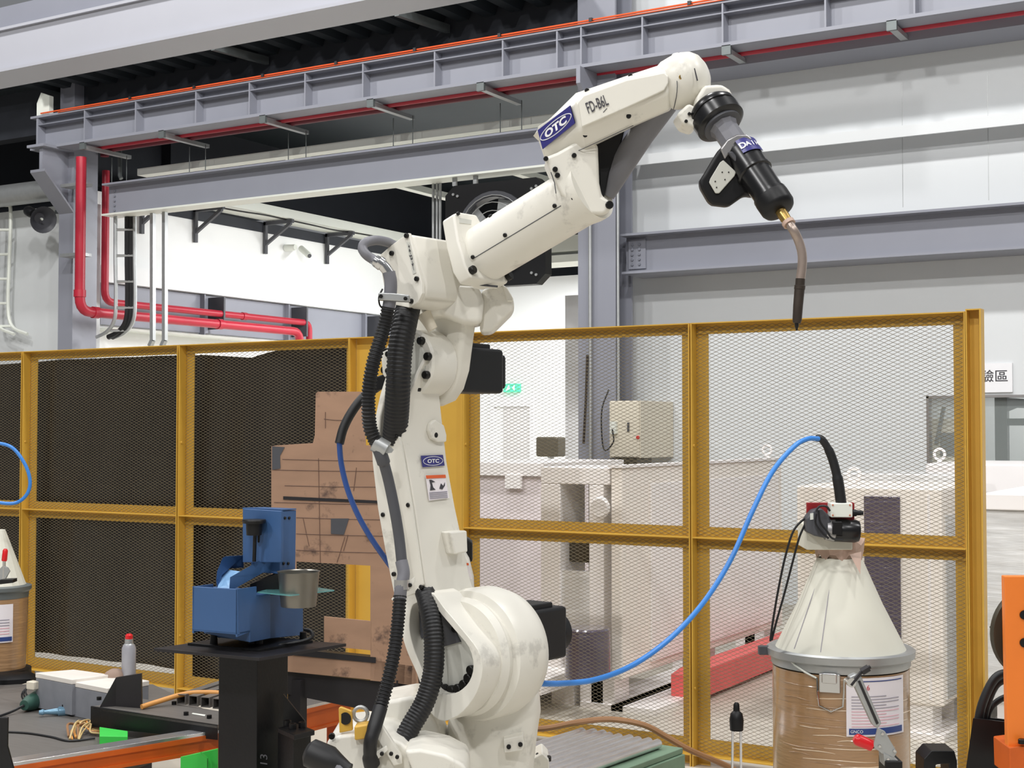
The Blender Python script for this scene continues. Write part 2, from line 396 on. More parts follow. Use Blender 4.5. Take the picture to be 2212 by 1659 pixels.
sm = mk('stiffener', G().bb((-12.142, YR-0.125, 4.7838), (-12.127, YR-0.01, 5.1215)), 'steelpaint', rb)
for x in tuple(q*1.02315 for q in (-11.08, -10.21, -9.48, -8.76, -8.05, -7.22, -6.48, -5.92, -5.68, -5.09, -4.36, -3.49, -2.79, -2.1, -1.4)):
    o = sm.copy(); COL.objects.link(o); o.location.x += x+12.1345
cr_ = empty('conductor_rail', (-6, YR-0.11, 5.1522), 'orange conductor rail running along the top of the runway beam', 'rail')
mk('rail_bar', G().tube([V((RX0+0.05, YR-0.125, 5.1675)), V((RX1, YR-0.125, 5.1675))], 0.009, 8), 'orange_rail', cr_)
mk('lower_rail_bar', G().tube([V((RX0+0.35, YR-0.14, 5.1440)), V((RX1, YR-0.14, 5.1440))], 0.005, 8), 'orange_rail', cr_)
cl0 = mk('rail_clip', G().bb((-11.42, YR-0.15, 5.1481), (-11.39, YR-0.10, 5.1829)), 'darksteel', cr_)
for i in range(1, 12):
    o = cl0.copy(); COL.objects.link(o); o.location.x += i*0.95
mk('end_buffer', G().prism([V((-12.95, YR-0.1, 5.1522)), V((-12.74, YR-0.1, 5.1522)), V((-12.74, YR-0.1, 5.3670)), V((-12.88, YR-0.1, 5.4182)), V((-12.95, YR-0.1, 5.3))], (0, 0.06, 0)), 'offwhite', rb)
# pipe hangers under the beam and the pipes on them
hang = tuple(q*1.018 for q in (-11.95, -10.75, -9.35, -8.0, -6.75, -4.35, -2.98))
for i, x in enumerate(hang):
    h = empty('pipe_hanger', (x, 11.1, 4.6), ['galvanised pipe hanger under the runway beam beside the first column', 'galvanised pipe hanger under the beam, second from the first column', 'galvanised pipe hanger under the beam, third from the first column', 'galvanised pipe hanger above the middle of the lower grey beam', 'galvanised pipe hanger just left of the blue logo on the forearm', 'grey pipe hanger under the beam just right of the robot wrist', 'grey pipe hanger under the beam near the right picture edge'][i], 'hanger', 'hangers under the runway beam')
    mk('arm', G().bb((x-0.03, 10.95, 4.69), (x+0.03, 11.64, 4.73)), 'galv', h)
    mk('clip', G().bb((x-0.04, 10.92, 4.68), (x+0.04, 10.95, 4.76)), 'galv_dark', h)
    if i < 5:
        for xx in (-0.02, 0.02):
            mk('hanger_rod', G().tube([V((x+xx*6, 11.48, 4.352)), V((x+xx*6, 11.48, 4.69))], 0.005, 6), 'galv_dark', h)
rp = empty('sprinkler_pipe', (-7, 11.0, 4.68), 'dark red sprinkler pipe running along under the runway beam', 'pipe')
mk('pipe_run', G().tube([V((-12.3, 11.2, 4.755)), V((1, 11.2, 4.755))], 0.03, 10), 'red', rp)
rp2 = empty('sprinkler_pipe', (-7, 11.25, 4.7), 'darker red pipe parallel behind the sprinkler pipe, left of the column', 'pipe')
mk('pipe_run', G().tube([V((-12.3, 11.36, 4.77)), V((-6.0, 11.36, 4.77))], 0.045, 10), 'darkred', rp2)
mk('cable_trunking', G().bb((-12.1, 11.7, 4.50), (-6.0, 11.85, 4.58)), 'offwhite', label='pale cable trunking seen under the red pipes', cat='trunking')
mk('cable_trunking', G().bb((-10.4, 13.6, 4.68), (-6.0, 13.75, 4.76)), 'offwhite', label='thin pale cable trunking farther back under the dark roof', cat='trunking')
mk('roof_purlin', G().bb((-10.4, 12.2, 4.62), (-10.28, 16.0, 4.7)), 'offwhite', label='pale purlin running away under the dark roof', cat='purlin')
mk('roof_purlin', G().bb((-8.1, 12.3, 4.42), (-8.0, 15.0, 4.5)), 'offwhite', label='second pale purlin under the dark roof above the fan', cat='purlin')
# lower tie beam between the columns
lb = empty('tie_beam', (-9, 11.35, 4.0), 'deep grey steel beam between the two columns above the fan', 'beam')
mk('web', G().bb((-12.22, 11.38, 4.0), (-5.98, 11.4, 4.33)), 'steelpaint', lb)
mk('top_flange', G().bb((-12.22, 11.27, 4.33), (-5.98, 11.51, 4.35)), 'steelpaint', lb)
mk('bottom_flange', G().bb((-12.22, 11.27, 3.98), (-5.98, 11.51, 4.0)), 'offwhite', lb)
for i in range(5):
    bolt(lb, V((-12.12, 11.375, 4.05+i*0.055)), V((0, -1, 0)), 0.014, m='steelpaint_mid')
# girts on the wall
g1 = empty('wall_girt', (-3, 11.3, 2.95), 'deep grey steel girt crossing the back wall behind the torch', 'beam')
mk('web', G().bb((-5.6, 11.40, 2.95), (2, 11.42, 3.27)), 'steelpaint', g1)
mk('top_flange', G().bb((-5.6, 11.27, 3.27), (2, 11.745, 3.29)), 'steelpaint', g1)
mk('bottom_flange', G().bb((-5.6, 11.30, 2.93), (2, 11.745, 2.95)), 'steelpaint', g1)
mk('connection_plate', G().bb((-5.57, 11.385, 2.98), (-5.40, 11.40, 3.25)), 'steelpaint', g1)
for i in range(5):
    for x in (-5.53, -5.46):
        bolt(g1, V((x, 11.383, 3.02+i*0.045)), V((0, -1, 0)), 0.013, m='steelpaint_mid')
g2 = empty('wall_girt', (-3, 11.35, 3.86), 'pale wall girt ledge above the torch', 'beam')
mk('ledge', G().bb((-5.6, 11.52, 4.02), (2, 11.745, 4.045)), 'wallpaint', g2)
mk('lip', G().bb((-5.6, 11.52, 3.95), (2, 11.54, 4.02)), 'wallpaint', g2)
mk('eave_girt', G().bb((-5.6, 11.3, 4.68), (2, 11.745, 4.80)), 'steelpaint', label='grey eave girt tucked behind the runway beam on the right', cat='beam')
# big crane girder upper left
gd = empty('crane_girder', (-8, 8.2, 4.614), 'broad pale box girder across the upper left corner', 'girder')
mk('box', G().bb((-13.6, 8.05, 4.64), (-3.4, 8.34, 4.984)), 'girderpaint', gd)
mk('bottom_flange', G().bb((-13.6, 8.0, 4.614), (-3.4, 8.41, 4.64)), 'girderpaint', gd)
mk('top_flange', G().bb((-13.6, 8.02, 4.984), (-3.4, 8.4, 5.008)), 'girderpaint', gd)
mk('walkway_face', G().bb((-13.6, 8.1, 5.008), (-3.4, 8.13, 5.22)), 'steelpaint_mid', gd)

# ------------------------------------------------------------------ far left wall: beam, pipes, tray, ladder
fb = empty('wall_beam', (-12.85, 15, 2.75), 'grey steel beam along the white far wall behind the red pipes', 'beam')
mk('web', G().bb((-12.95, 11.9, 2.8), (-12.9, 18.5, 3.3)), 'steelpaint', fb)
mk('bottom_flange', G().bb((-12.95, 11.9, 2.73), (-12.72, 18.5, 2.76)), 'offwhite', fb)
mk('white_cladding', G().bb((-12.95, 11.9, 3.31), (-12.8, 19.9, 3.52)), 'whitewall', fb)
for y in (13.6, 15.3, 17.1):
    mk('stiffener', G().bb((-12.92, y, 2.77), (-12.82, y+0.02, 3.3)), 'steelpaint', fb)
    mk('pipe_support', G().bb((-12.9, y+0.15, 2.85), (-12.62, y+0.18, 3.27)), 'dgrey', fb)
def pipe(name, pts, r, m, label, cat_='pipe', n=12, flange=()):
    t = empty(name, pts[0], label, cat_)
    mk('pipe_run', G().tube(pts, r, n), m, t)
    for p, d in flange:
        mk('coupling', G().lathe([(-0.04, r*1.18), (0.04, r*1.18)], p, d, 14), m, t)
    return t
def elbow(a, b, c, r, k=5):
    a, b, c = V(a), V(b), V(c); d1 = (a-b).normalized(); d2 = (c-b).normalized(); out = []
    for i in range(k+1):
        t = i/k; out.append((b+d1*r)*(1-t)**2+b*(2*t*(1-t))+(b+d2*r)*t*t)
    return out
pA = V((-12.42, 11.05, 4.62)); pB = V((-12.42, 11.05, 3.02)); pC = V((-12.42, 15.0, 3.0))
q0, q1, q2 = onY(172, 330, 11.02), onY(172, 672, 11.02), onX(640, 712, -12.55)
q2 = V((q1.x, q2.y-0.25, q1.z)); q3 = V((q2.x, q2.y, 2.2))
pipe('fire_pipe', [V((q1.x, 11.02, 4.62))]+elbow((q1.x, 11.02, 4), q1, q2, 0.16)+elbow(q1, q2, q3, 0.14)+[q3], 0.058, 'red', 'thicker red fire pipe down the front of the first column', flange=((V((q1.x, 11.02, q1.z+0.2)), UP), (V((q1.x, 11.25, q1.z)), V((0, 1, 0))), (V((q1.x, 13.3, q1.z)), V((0, 1, 0)))))
s1 = onY(226, 652, 11.75); s2 = V((s1.x, onX(668, 688, s1.x).y, s1.z)); s3 = V((s2.x, s2.y, 2.2))
pipe('fire_pipe', [V((s1.x, 11.75, 4.62))]+elbow((s1.x, 11.75, 4), s1, s2, 0.14)+elbow(s1, s2, s3, 0.12)+[s3], 0.045, 'red', 'thinner red fire pipe behind the first column', flange=((V((s1.x, 14.2, s1.z)), V((0, 1, 0))),))
for o_, zz in ((bpy.data.objects['fire_pipe'], 3.5), (bpy.data.objects['fire_pipe'], 4.3)):
    mk('pipe_clamp', G().bb((-12.6, 11.0, zz), (q1.x+0.02, 11.17, zz+0.035)), 'galv', o_)
a_ = onY(228, 150, 11.6)
pipe('fire_pipe', [V((a_.x, 11.6, 4.75))]+elbow(V((a_.x, 11.6, 4.75)), V((a_.x, 11.6, 5.5)), V((a_.x-0.6, 11.6, 5.53)), 0.1)+[V((a_.x-0.55, 11.6, 5.53))], 0.05, 'darkred', 'short dark red riser above the runway beam by the first column')
# vertical cable ladder
def ladder(name, pts, w, label, side, m='galv', rungs=True, cables=0):
    t = empty(name, pts[0], label, 'cable tray')
    side = V(side).normalized()
    path = even(cat(pts, 8), 0.05)
    for s in (-1, 1):
        mk('side_rail', G().tube([p+side*(s*w/2) for p in path], 0.022, 6), m, t)
    for i in range(3, len(path)-1, 6):
        mk('rung', G().tube([path[i]-side*(w/2), path[i]+side*(w/2)], 0.016, 6), m, t)
    for c in range(cables):
        off = side*(w*(0.30-0.2*c))+cf*0.02
        mk('cable', G().tube([p+off for p in path], 0.032, 8), 'rubber', t)
    return t
yl = 11.44
P_ = lambda x, y: onY(x, y, yl)
ladder('cable_ladder', [V((P_(270, 465).x, yl, 3.975)), P_(270, 560), P_(271, 640), P_(268, 690), P_(252, 716), P_(225, 730)], 0.22, 'curved galvanised cable ladder with black cables beside the red pipes', cr, cables=2)
for x, lab in ((330, 'straight galvanised channel strut hanging right of the cable ladder'), (356, 'second galvanised channel strut nearest the brackets on the white wall')):
    t = empty('channel_strut', P_(x, 740), lab, 'strut')
    mk('strut', G().tube([V((P_(x, 462).x, yl, 3.979)), P_(x, 735)], 0.033, 4), 'galv', t)
    mk('foot', G().tube([P_(x, 735), P_(x-6, 748)], 0.033, 4), 'galv', t)
lp = [onY(2, 420, 11.4), onY(9, 460, 11.4), onY(6, 560, 11.4), onY(3, 660, 11.4), onY(12, 705, 11.4), onY(45, 722, 11.4)]
ladder('cable_ladder', lp, 0.16, 'pale cable ladder at the left picture edge beside the horn', cr, m='offwhite', cables=0)
# tray and brackets on far left wall
tr = empty('cable_tray', (-12.5, 15, 4.45), 'pale cable tray on brackets along the top of the white far wall', 'cable tray')
mk('tray_floor', G().bb((-12.9, 12.3, 4.44), (-12.45, 19.5, 4.46)), 'offwhite', tr)
mk('tray_side', G().bb((-12.45, 12.3, 4.44), (-12.43, 19.5, 4.56)), 'offwhite', tr)
mk('cable', G().tube(cat([V((-12.5+0.03*math.sin(i*2.3), 12.4+i*0.5, 4.42+0.012*math.sin(i*1.7))) for i in range(13)], 4), 0.012, 6), 'rubber', tr)
mk('dark_gap_strip', G().bb((-12.948, 12.3, 4.28), (-12.93, 19.5, 4.42)), 'darkwall', tr)  # flat strip coloured dark to stand in for the gap behind the tray
labs = ('grey angle bracket under the tray nearest the channel struts', 'second grey angle bracket under the tray', 'third grey angle bracket, left of the wall camera', 'grey angle bracket right of the wall camera')
for lab, (x, y) in zip(labs, ((308, 470), (424, 462), (575, 490), (708, 515))):
    b = onX(x, y, -12.9); t = empty('angle_bracket', V((-12.92, b.y, 4.0)), lab, 'bracket', 'brackets under the cable tray')
    mk('upright', G().bb((-12.93, b.y-0.025, 3.98), (-12.89, b.y+0.025, 4.42)), 'dgrey', t)
    mk('arm', G().bb((-12.93, b.y-0.025, 4.38), (-12.42, b.y+0.025, 4.43)), 'dgrey', t)
    mk('strut', G().prism([V((-12.9, b.y-0.02, 4.14)), V((-12.9, b.y-0.02, 4.09)), V((-12.45, b.y-0.02, 4.36)), V((-12.45, b.y-0.02, 4.41))], (0, 0.04, 0)), 'dgrey', t)
cc = onX(660, 545, -12.7)
t = empty('security_camera', cc, 'small white security camera on the far wall between two brackets', 'camera')
mk('mount', G().lathe([(0, 0.05), (0.18, 0.04)], V((-12.94, cc.y-0.15, cc.z+0.06)), V((1, 0, 0)), 12), 'offwhite', t)
mk('housing', G().lathe([(-0.14, 0.045), (0.1, 0.045), (0.12, 0.03)], cc, cr*0.5-fh*0.6-UP*0.45, 12), 'offwhite', t)
mk('lens', G().lathe([(0, 0.03), (0.012, 0.03)], cc+(cr*0.5-fh*0.6-UP*0.45).normalized()*0.118, cr*0.5-fh*0.6-UP*0.45, 12), 'dgrey', t)
# duct + horn loudspeaker
t = empty('air_duct', (-14, 11.4, 4.35), 'shiny round metal air duct above the white left wall', 'duct')
mk('duct_run', G().tube(cat([V((-18.5, 11.3, 4.36)), V((-15, 11.3, 4.36)), V((-13.6, 11.3, 4.36)), V((-12.95, 11.32, 4.36))], 6), 0.13, 20), 'galv', t)
hp = onY(92, 474, 11.1)
t = empty('horn_loudspeaker', hp, 'dark grey horn loudspeaker on the white left wall', 'loudspeaker')
ax = (cr*0.62-fh*0.72-UP*0.28).normalized()
mk('horn', G().lathe([(-0.22, 0.045), (-0.16, 0.05), (-0.08, 0.075), (-0.01, 0.125), (0.02, 0.152), (0.03, 0.158), (0.02, 0.148), (-0.03, 0.11), (-0.1, 0.06)], hp, ax, 28), 'dgrey', t)
mk('driver', G().lathe([(-0.36, 0.05), (-0.33, 0.062), (-0.24, 0.062), (-0.2, 0.045)], hp+cr*-0.02+UP*0.02, ax*1+cr*0.12-UP*0.1, 18), 'black', t)
mk('centre_cap', G().lathe([(-0.03, 0.012), (0.0, 0.016), (0.012, 0.012)], hp+ax*-0.02, ax, 12), 'offwhite', t)
mk('bracket_bar', G().tube([hp-ax*0.15+UP*0.05, V((hp.x-0.05, 11.55, hp.z+0.14))], 0.012, 6), 'galv_dark', t)
mk('bracket_stay', G().tube([V((hp.x+0.02, 11.54, hp.z+0.30)), V((hp.x-0.02, 11.3, hp.z+0.12))], 0.012, 6), 'galv_dark', t)
# far door + exit sign
dz = 20.0
pa, pb = onY(1062, 858, dz), onY(1155, 1000, dz)
d1 = empty('door_1', (pa.x, dz, 0), kind='structure', label='white framed door in the far wall below the exit sign')
mk('door_frame', G().bb((pa.x, dz-0.05, pa.z-0.16), (pb.x, dz, pa.z)), 'logowhite', d1)
mk('door_frame', G().bb((pb.x-0.07, dz-0.05, 0), (pb.x, dz, pa.z-0.16)), 'logowhite', d1)
mk('door_frame', G().bb((pa.x, dz-0.05, 0), (pa.x+0.07, dz, pa.z-0.16)), 'logowhite', d1)
mk('door_leaf', G().bb((pa.x+0.24, dz-0.02, 0), (pb.x-0.07, dz, pa.z-0.16)), 'doorgrey', d1)
pe = onY(1104, 838, dz-0.08)
t = empty('exit_sign', pe, 'small green glowing exit sign above the far door', 'sign')
mk('sign_box', G().bb((pe.x-0.15, dz-0.08, pe.z-0.07), (pe.x+0.15, dz-0.005, pe.z+0.07)), 'exitgreen', t)
mk('running_figure', G().prism([V((pe.x-0.10, dz-0.082, pe.z-0.05)), V((pe.x-0.02, dz-0.082, pe.z-0.01)), V((pe.x-0.04, dz-0.082, pe.z+0.05)), V((pe.x-0.07, dz-0.082, pe.z+0.01))], (0, -0.004, 0)), 'exitwhite', t)
mk('arrow', G().prism([V((pe.x+0.02, dz-0.082, pe.z)), V((pe.x+0.07, dz-0.082, pe.z+0.05)), V((pe.x+0.07, dz-0.082, pe.z-0.05))], (0, -0.004, 0)), 'exitwhite', t)
# white pillar left of column 2 and ducts above
mk('white_pillar', G().bb((onY(1230, 800, 14).x, 13.9, 0), (onY(1258, 800, 14).x, 14.2, 3.05)), 'logowhite', label='bright white door post just left of the grey column', cat='post')
for i, (y0, y1) in enumerate(((512, 522), (528, 540), (553, 563))):
    a, b = onY(1180, y0, 15), onY(1258, y1, 15)
    mk('ceiling_duct', G().bb((a.x-1.5, 15, b.z), (b.x+0.3, 15.5, a.z)), 'offwhite', label=('uppermost', 'middle', 'lowest')[i]+' of three pale ducts between fan and column', cat='duct')
# fan
fy = 11.32
fa, fc = onY(962, 408, fy), onY(1178, 612, fy)
fx0, fx1, fz0, fz1 = fa.x, fc.x, fc.z, fa.z+0.02
t = empty('wall_fan', ((fx0+fx1)/2, fy, fz0), 'large square black ventilation fan hung behind the robot forearm', 'fan')
n = 32; cxx, czz = (fx0+fx1)/2, (fz0+fz1)/2; hw, hh = (fx1-fx0)/2, (fz1-fz0)/2
def rsq(k):
    a = 2*math.pi*(k+0.5)/n; c, s = math.cos(a), math.sin(a); m_ = max(abs(c), abs(s)); q = 1/m_
    q = min(q, 1.33); return V((cxx+hw*c*q, fy, czz+hh*s*q))
rr = min(hw, hh)*0.8
inn = [V((cxx+rr*math.cos(2*math.pi*(k+0.5)/n), fy, czz+rr*math.sin(2*math.pi*(k+0.5)/n))) for k in range(n)]
mk('frame', G().ring([rsq(k) for k in range(n)], inn, (0, 0.12, 0)), 'black', t)
mk('shroud', G().ring([V((cxx+(p.x-cxx)*1.02, fy-0.03, czz+(p.z-czz)*1.02)) for p in inn], [V((cxx+(p.x-cxx)*0.88, fy-0.03, czz+(p.z-czz)*0.88)) for p in inn], (0, 0.12, 0)), 'dgrey', t)
mk('hub', G().lathe([(-0.03, 0.08), (0.1, 0.09)], V((cxx, fy, czz)), V((0, 1, 0)), 16), 'galv_dark', t)
for k in range(5):
    a = 2*math.pi*k/5; d = V((math.cos(a), 0, math.sin(a))); e_ = V((-math.sin(a), 0, math.cos(a)))
    mk('blade', G().prism([V((cxx, fy+0.03, czz))+d*0.08-e_*0.04, V((cxx, fy+0.03, czz))+d*rr*0.85-e_*0.1, V((cxx, fy+0.03, czz))+d*rr*0.85+e_*0.08, V((cxx, fy+0.03, czz))+d*0.08+e_*0.03], (0, 0.01, 0)), 'galv', t)
for q in (0.35, 0.55, 0.75, 0.92):
    mk('guard_ring', G().tube([V((cxx+rr*q*math.cos(2*math.pi*k/24), fy-0.04, czz+rr*q*math.sin(2*math.pi*k/24))) for k in range(25)], 0.004, 5), 'galv', t)
for i in (-1, 1):
    for j in (-1, 1):
        for q in (0, 0.05):
            bolt(t, V((cxx+i*hw*0.83-q*i, fy-0.003, czz+j*hh*0.83-q*j*0.4)), V((0, -1, 0)), 0.014, m='galv')
    mk('hanger_strap', G().bb((cxx+i*0.12-0.36, fy, fz1), (cxx+i*0.12-0.32, fy+0.03, 3.98)), 'galv', t)
# vertical conduits left of fan
for i, x in enumerate((936, 944, 951)):
    a, b = onY(x, 395, 11.5), onY(x, 505, 11.5)
    mk('conduit', G().tube([V((a.x, 11.5, 3.979)), V((a.x, 11.5, b.z-0.6))], 0.014, 8), 'galv', label=('left', 'middle', 'right')[i]+' of three thin vertical conduits beside the fan', cat='conduit')
# sign with Chinese characters
a, b = onY(2088, 786, YW-0.02), onY(2187, 847, YW-0.02)
t = empty('wall_sign', (a.x, YW-0.02, b.z), 'white wall sign with black Chinese characters above the window', 'sign')
mk('board', G().bb((a.x, YW-0.02, b.z), (b.x, YW-0.001, a.z)), 'logowhite', t)
c = onY(2147, 812, YW-0.021)
text(t, '驗區', c, (1, 0, 0), (0, 0, 1), 0.1, 'printink', bold=0.006, wid=0.215)
# electrical cabinet by column 2
a, b = onY(1316, 866, 11.05), onY(1384, 990, 11.05)
t = empty('electrical_cabinet', (a.x, 11.1, b.z), 'cream electrical cabinet on the wall beside the grey column', 'cabinet')
mk('body', G().bb((a.x, 11.05, b.z), (b.x, 11.745, a.z)), 'cabinet', t, bevel=0.008)
mk('door', G().bb((a.x+0.01, 11.035, b.z+0.01), (b.x-0.01, 11.05, a.z-0.01)), 'cabinet', t, bevel=0.004)
mk('handle', G().bb((a.x+0.19, 11.02, (a.z+b.z)/2-0.02), (a.x+0.205, 11.035, (a.z+b.z)/2+0.06)), 'dgrey', t)
mk('socket_box', G().bb((a.x+0.03, 11.0, (a.z+b.z)/2-0.04), (a.x+0.09, 11.035, (a.z+b.z)/2+0.07)), 'offwhite', t)
bolt(t, V((a.x+0.29, 11.03, (a.z+b.z)/2-0.07)), V((0, -1, 0)), 0.015, m='plasticred', name='push_button')
mk('cable', G().tube(cat([V((a.x+0.06, 10.99, (a.z+b.z)/2)), V((a.x+0.08, 10.97, b.z+0.14)), V((a.x-0.02, 10.98, b.z+0.08)), V((a.x-0.05, 11.0, a.z-0.1)), V((a.x-0.03, 11.1, a.z+0.1))], 5), 0.007, 6), 'rubber', t)
mk('switch_box', G().bb((a.x+0.02, 11.0, b.z-0.16), (b.x-0.01, 11.3, b.z-0.005)), 'oliveplate', label='dark switch box just under the cream electrical cabinet', cat='box', bevel=0.005)

t = empty('wall_conduit', onY(258, 385, 11.6), 'grey conduit rising behind the runway beam beside the first column', 'conduit')
mk('conduit_run', G().tube([onY(262, 386, 11.6), onY(259, 380, 11.6), onY(258, 160, 11.6), onY(250, 153, 11.6), onY(222, 156, 11.6)], 0.024, 8), 'galv_dark', t)
# ================================================================== SAFETY FENCE
YF = 5.93
LW, SW = 0.0385, 0.017
_mc = {}
def mesh_infill(w, h):
    k = (round(w, 2), round(h, 2))
    if k in _mc: return _mc[k]
    g = G(); nx = int(w/(LW/2)); ny = int(h/(SW/2)); t = 0.0007; y2 = 0.0028
    vs, fs = [], []
    for j in range(ny):
        # zigzag strand between z=j*S/2 and (j+1)*S/2
        b0 = len(vs)
        for i in range(nx+1):
            up = (i+j) % 2
            x = i*LW/2; z = (j+up)*SW/2
            vs += [(x, 0, z+t*0.2), (x, y2*0.3, z+t*1.6), (x, y2, z-t*0.4), (x, y2*0.6, z-t*1.4)]
        for i in range(nx):
            a = b0+i*4; c = a+4
            for q in range(4):
                r = (q+1) % 4; fs.append((a+q, a+r, c+r, c+q))
    me = bpy.data.meshes.new('expanded_metal'); me.from_pydata(vs, [], fs); me.materials.append(M['mesh']); _mc[k] = me
    return me
def extr_x(prof, x0, x1): return G().prism([V((x0, y, z)) for y, z in prof], (x1-x0, 0, 0))
def extr_z(prof, z0, z1): return G().prism([V((x, y, z0)) for x, y in prof], (0, 0, z1-z0))
ZT, ZM, ZB = 2.01, 1.03, 0.05
FW, TH, LIP, PW = 0.05, 0.005, 0.05, 0.062
yb, yf = YF+0.006, YF-LIP
def fence_panel(x0, x1, label, wide_end=False):
    t = empty('safety_fence', ((x0+x1)/2, YF, 0), label, 'fence', 'yellow mesh fence panels around the cell')
    mk('top_rail', extr_x([(yb, ZT), (yf, ZT), (yf, ZT-TH), (yb, ZT-TH), (yb, ZT-FW), (yb+TH, ZT-FW), (yb+TH, ZT)], x0+TH+0.001, x1-TH-0.001), 'yellow', t)
    mk('middle_rail', extr_x([(yb, ZM+TH), (yb, ZM+FW), (yb+TH, ZM+FW), (yb+TH, ZM-FW), (yb, ZM-FW), (yb, ZM), (yf, ZM), (yf, ZM+TH)], x0+TH+0.001, x1-TH-0.001), 'yellow', t)
    mk('bottom_rail', extr_x([(yb, ZB), (yf, ZB), (yf, ZB+TH), (yb, ZB+TH), (yb, ZB+FW+0.02), (yb+TH, ZB+FW+0.02), (yb+TH, ZB)], x0+TH+0.001, x1-TH-0.001), 'yellow', t)
    mk('post', extr_z([(x0, yb+2*TH), (x0, yf), (x0+TH, yf), (x0+TH, yb+TH), (x0+PW, yb+TH), (x0+PW, yb+2*TH)], 0, ZT), 'yellow', t)
    mk('post', extr_z([(x1, yb+2*TH), (x1, yf), (x1-TH, yf), (x1-TH, yb+TH), (x1-PW, yb+TH), (x1-PW, yb+2*TH)], 0, ZT), 'yellow', t)
    for z0, z1 in ((ZM+0.006, ZT-0.008), (ZB+0.008, ZM-0.004)):
        o = link('expanded_metal_sheet', mesh_infill(x1-x0-0.014, z1-z0), V((x0+0.007, YF, z0)), t); o['kind'] = 'stuff'
    for x, n_ in ((x0+0.03, 1), (x1-0.03, -1)):
        for z in (0.35, 1.45):
            bolt(t, V((x0+TH if n_ > 0 else x1-TH, YF-0.03, z)), V((n_, 0, 0)), 0.007, m='yellow')
    return t
X = lambda px: onY(px, 760, YF).x
XP = (X(64), X(397), X(400), X(766), X(1011), X(1498), X(1501), X(2091))
fence_panel(-8.32, X(61), 'yellow mesh fence panel cut off by the left picture edge')
fence_panel(XP[0], XP[1], 'yellow mesh fence panel with brown curtain left of the blue machine')
fence_panel(XP[2], XP[3], 'yellow mesh fence panel with brown curtain behind the blue machine')
fence_panel(XP[4], XP[5], 'yellow mesh fence panel right of the robot, white machines behind')
fence_panel(XP[6], XP[7], 'yellow mesh fence panel behind the drum with the cone')
ep = empty('fence_end_post', (XP[7]+0.03, YF, 0), 'yellow channel end post at the right end of the fence', 'post')
xe = XP[7]+0.002
mk('channel', extr_z([(xe, yf), (xe+TH, yf), (xe+TH, yb), (xe+0.055, yb), (xe+0.055, yf), (xe+0.062, yf), (xe+0.062, yb+TH), (xe, yb+TH)], 0, ZT+0.004), 'yellow', ep)
mk('cap', G().bb((xe, yf, ZT+0.004), (xe+0.062, yb+TH, ZT+0.009)), 'yellow', ep)
mk('foot_plate', G().bb((xe, yf-0.03, 0), (xe+0.09, yb+0.04, 0.01)), 'yellow', ep)
gp = empty('fence_gate', ((XP[3]+XP[4])/2, YF, 0), 'solid yellow sheet steel gate panel behind the robot', 'gate')
mk('sheet', G().bb((XP[3]+0.01, YF+0.006, 0.04), (XP[4]-0.01, YF+0.010, ZT-0.004)), 'yellow', gp)
mk('top_rail', extr_x([(YF+0.01, ZT), (yf, ZT), (yf, ZT-TH), (YF+0.01, ZT-TH)], XP[3]+0.002, XP[4]-0.002), 'yellow', gp)
for x in (XP[3]+0.002, XP[4]-0.007):
    mk('side_rail', G().bb((x, yf, 0), (x+TH, YF+0.01, ZT-TH)), 'yellow', gp)
mk('bottom_rail', extr_x([(YF+0.01, 0.05), (yf, 0.05), (yf, 0.045), (YF+0.01, 0.045)], XP[3]+0.002, XP[4]-0.002), 'yellow', gp)
# welding curtains
def curtain(top, bot, label, ph):
    n = 60; g = G(); rows = []
    def interp(pts, u):
        for (a, za), (b, zb) in zip(pts, pts[1:]):
            if u <= b: return za+(zb-za)*(u-a)/(b-a)
        return pts[-1][1]
    x0, x1 = top[0][0], top[-1][0]
    for i in range(n+1):
        x = x0+(x1-x0)*i/n; zt, zb = interp(top, x), interp(bot, x); c = []
        for j in range(15):
            z = zt+(zb-zt)*j/14
            y = YF+0.075+0.018*math.sin(x*7+ph+z*1.2)+0.012*math.sin(x*15-z*3)
            c.append(V((x, y, z)))
        rows.append(c)
    vs = [p for c in rows for p in c]+[p+V((0, 0.003, 0)) for c in rows for p in c]; N_ = (n+1)*15; fs = []
    for i in range(n):
        for j in range(14):
            a = i*15+j; fs += [[a, a+1, a+16, a+15], [N_+a, N_+a+15, N_+a+16, N_+a+1]]
    for j in range(14):
        fs += [[j, N_+j, N_+j+1, j+1], [n*15+j, n*15+j+1, N_+n*15+j+1, N_+n*15+j]]
    for i in range(n):
        a, b = i*15, (i+1)*15; fs += [[a, b, N_+b, N_+a], [a+14, N_+a+14, N_+b+14, b+14]]
    return mk('welding_curtain', g.add(vs, fs), 'curtain', smooth=60, label=label, cat='curtain')
yy = YF+0.07
def cp(*pts): return [(onY(px, py, yy).x, onY(px, py, yy).z) for px, py in pts]
curtain([(-8.3, 1.93)]+cp((60, 783), (95, 780), (240, 772), (380, 768), (399, 767)), [(-8.3, 0.33)]+cp((60, 1409), (180, 1420), (399, 1448)), 'brown welding curtain behind the left fence panels', 0)
curtain(cp((400, 768), (430, 766), (500, 770), (545, 773), (600, 757), (680, 752), (768, 750)), cp((400, 1470), (768, 1500)), 'brown welding curtain hung behind the fence at the blue machine', 2)

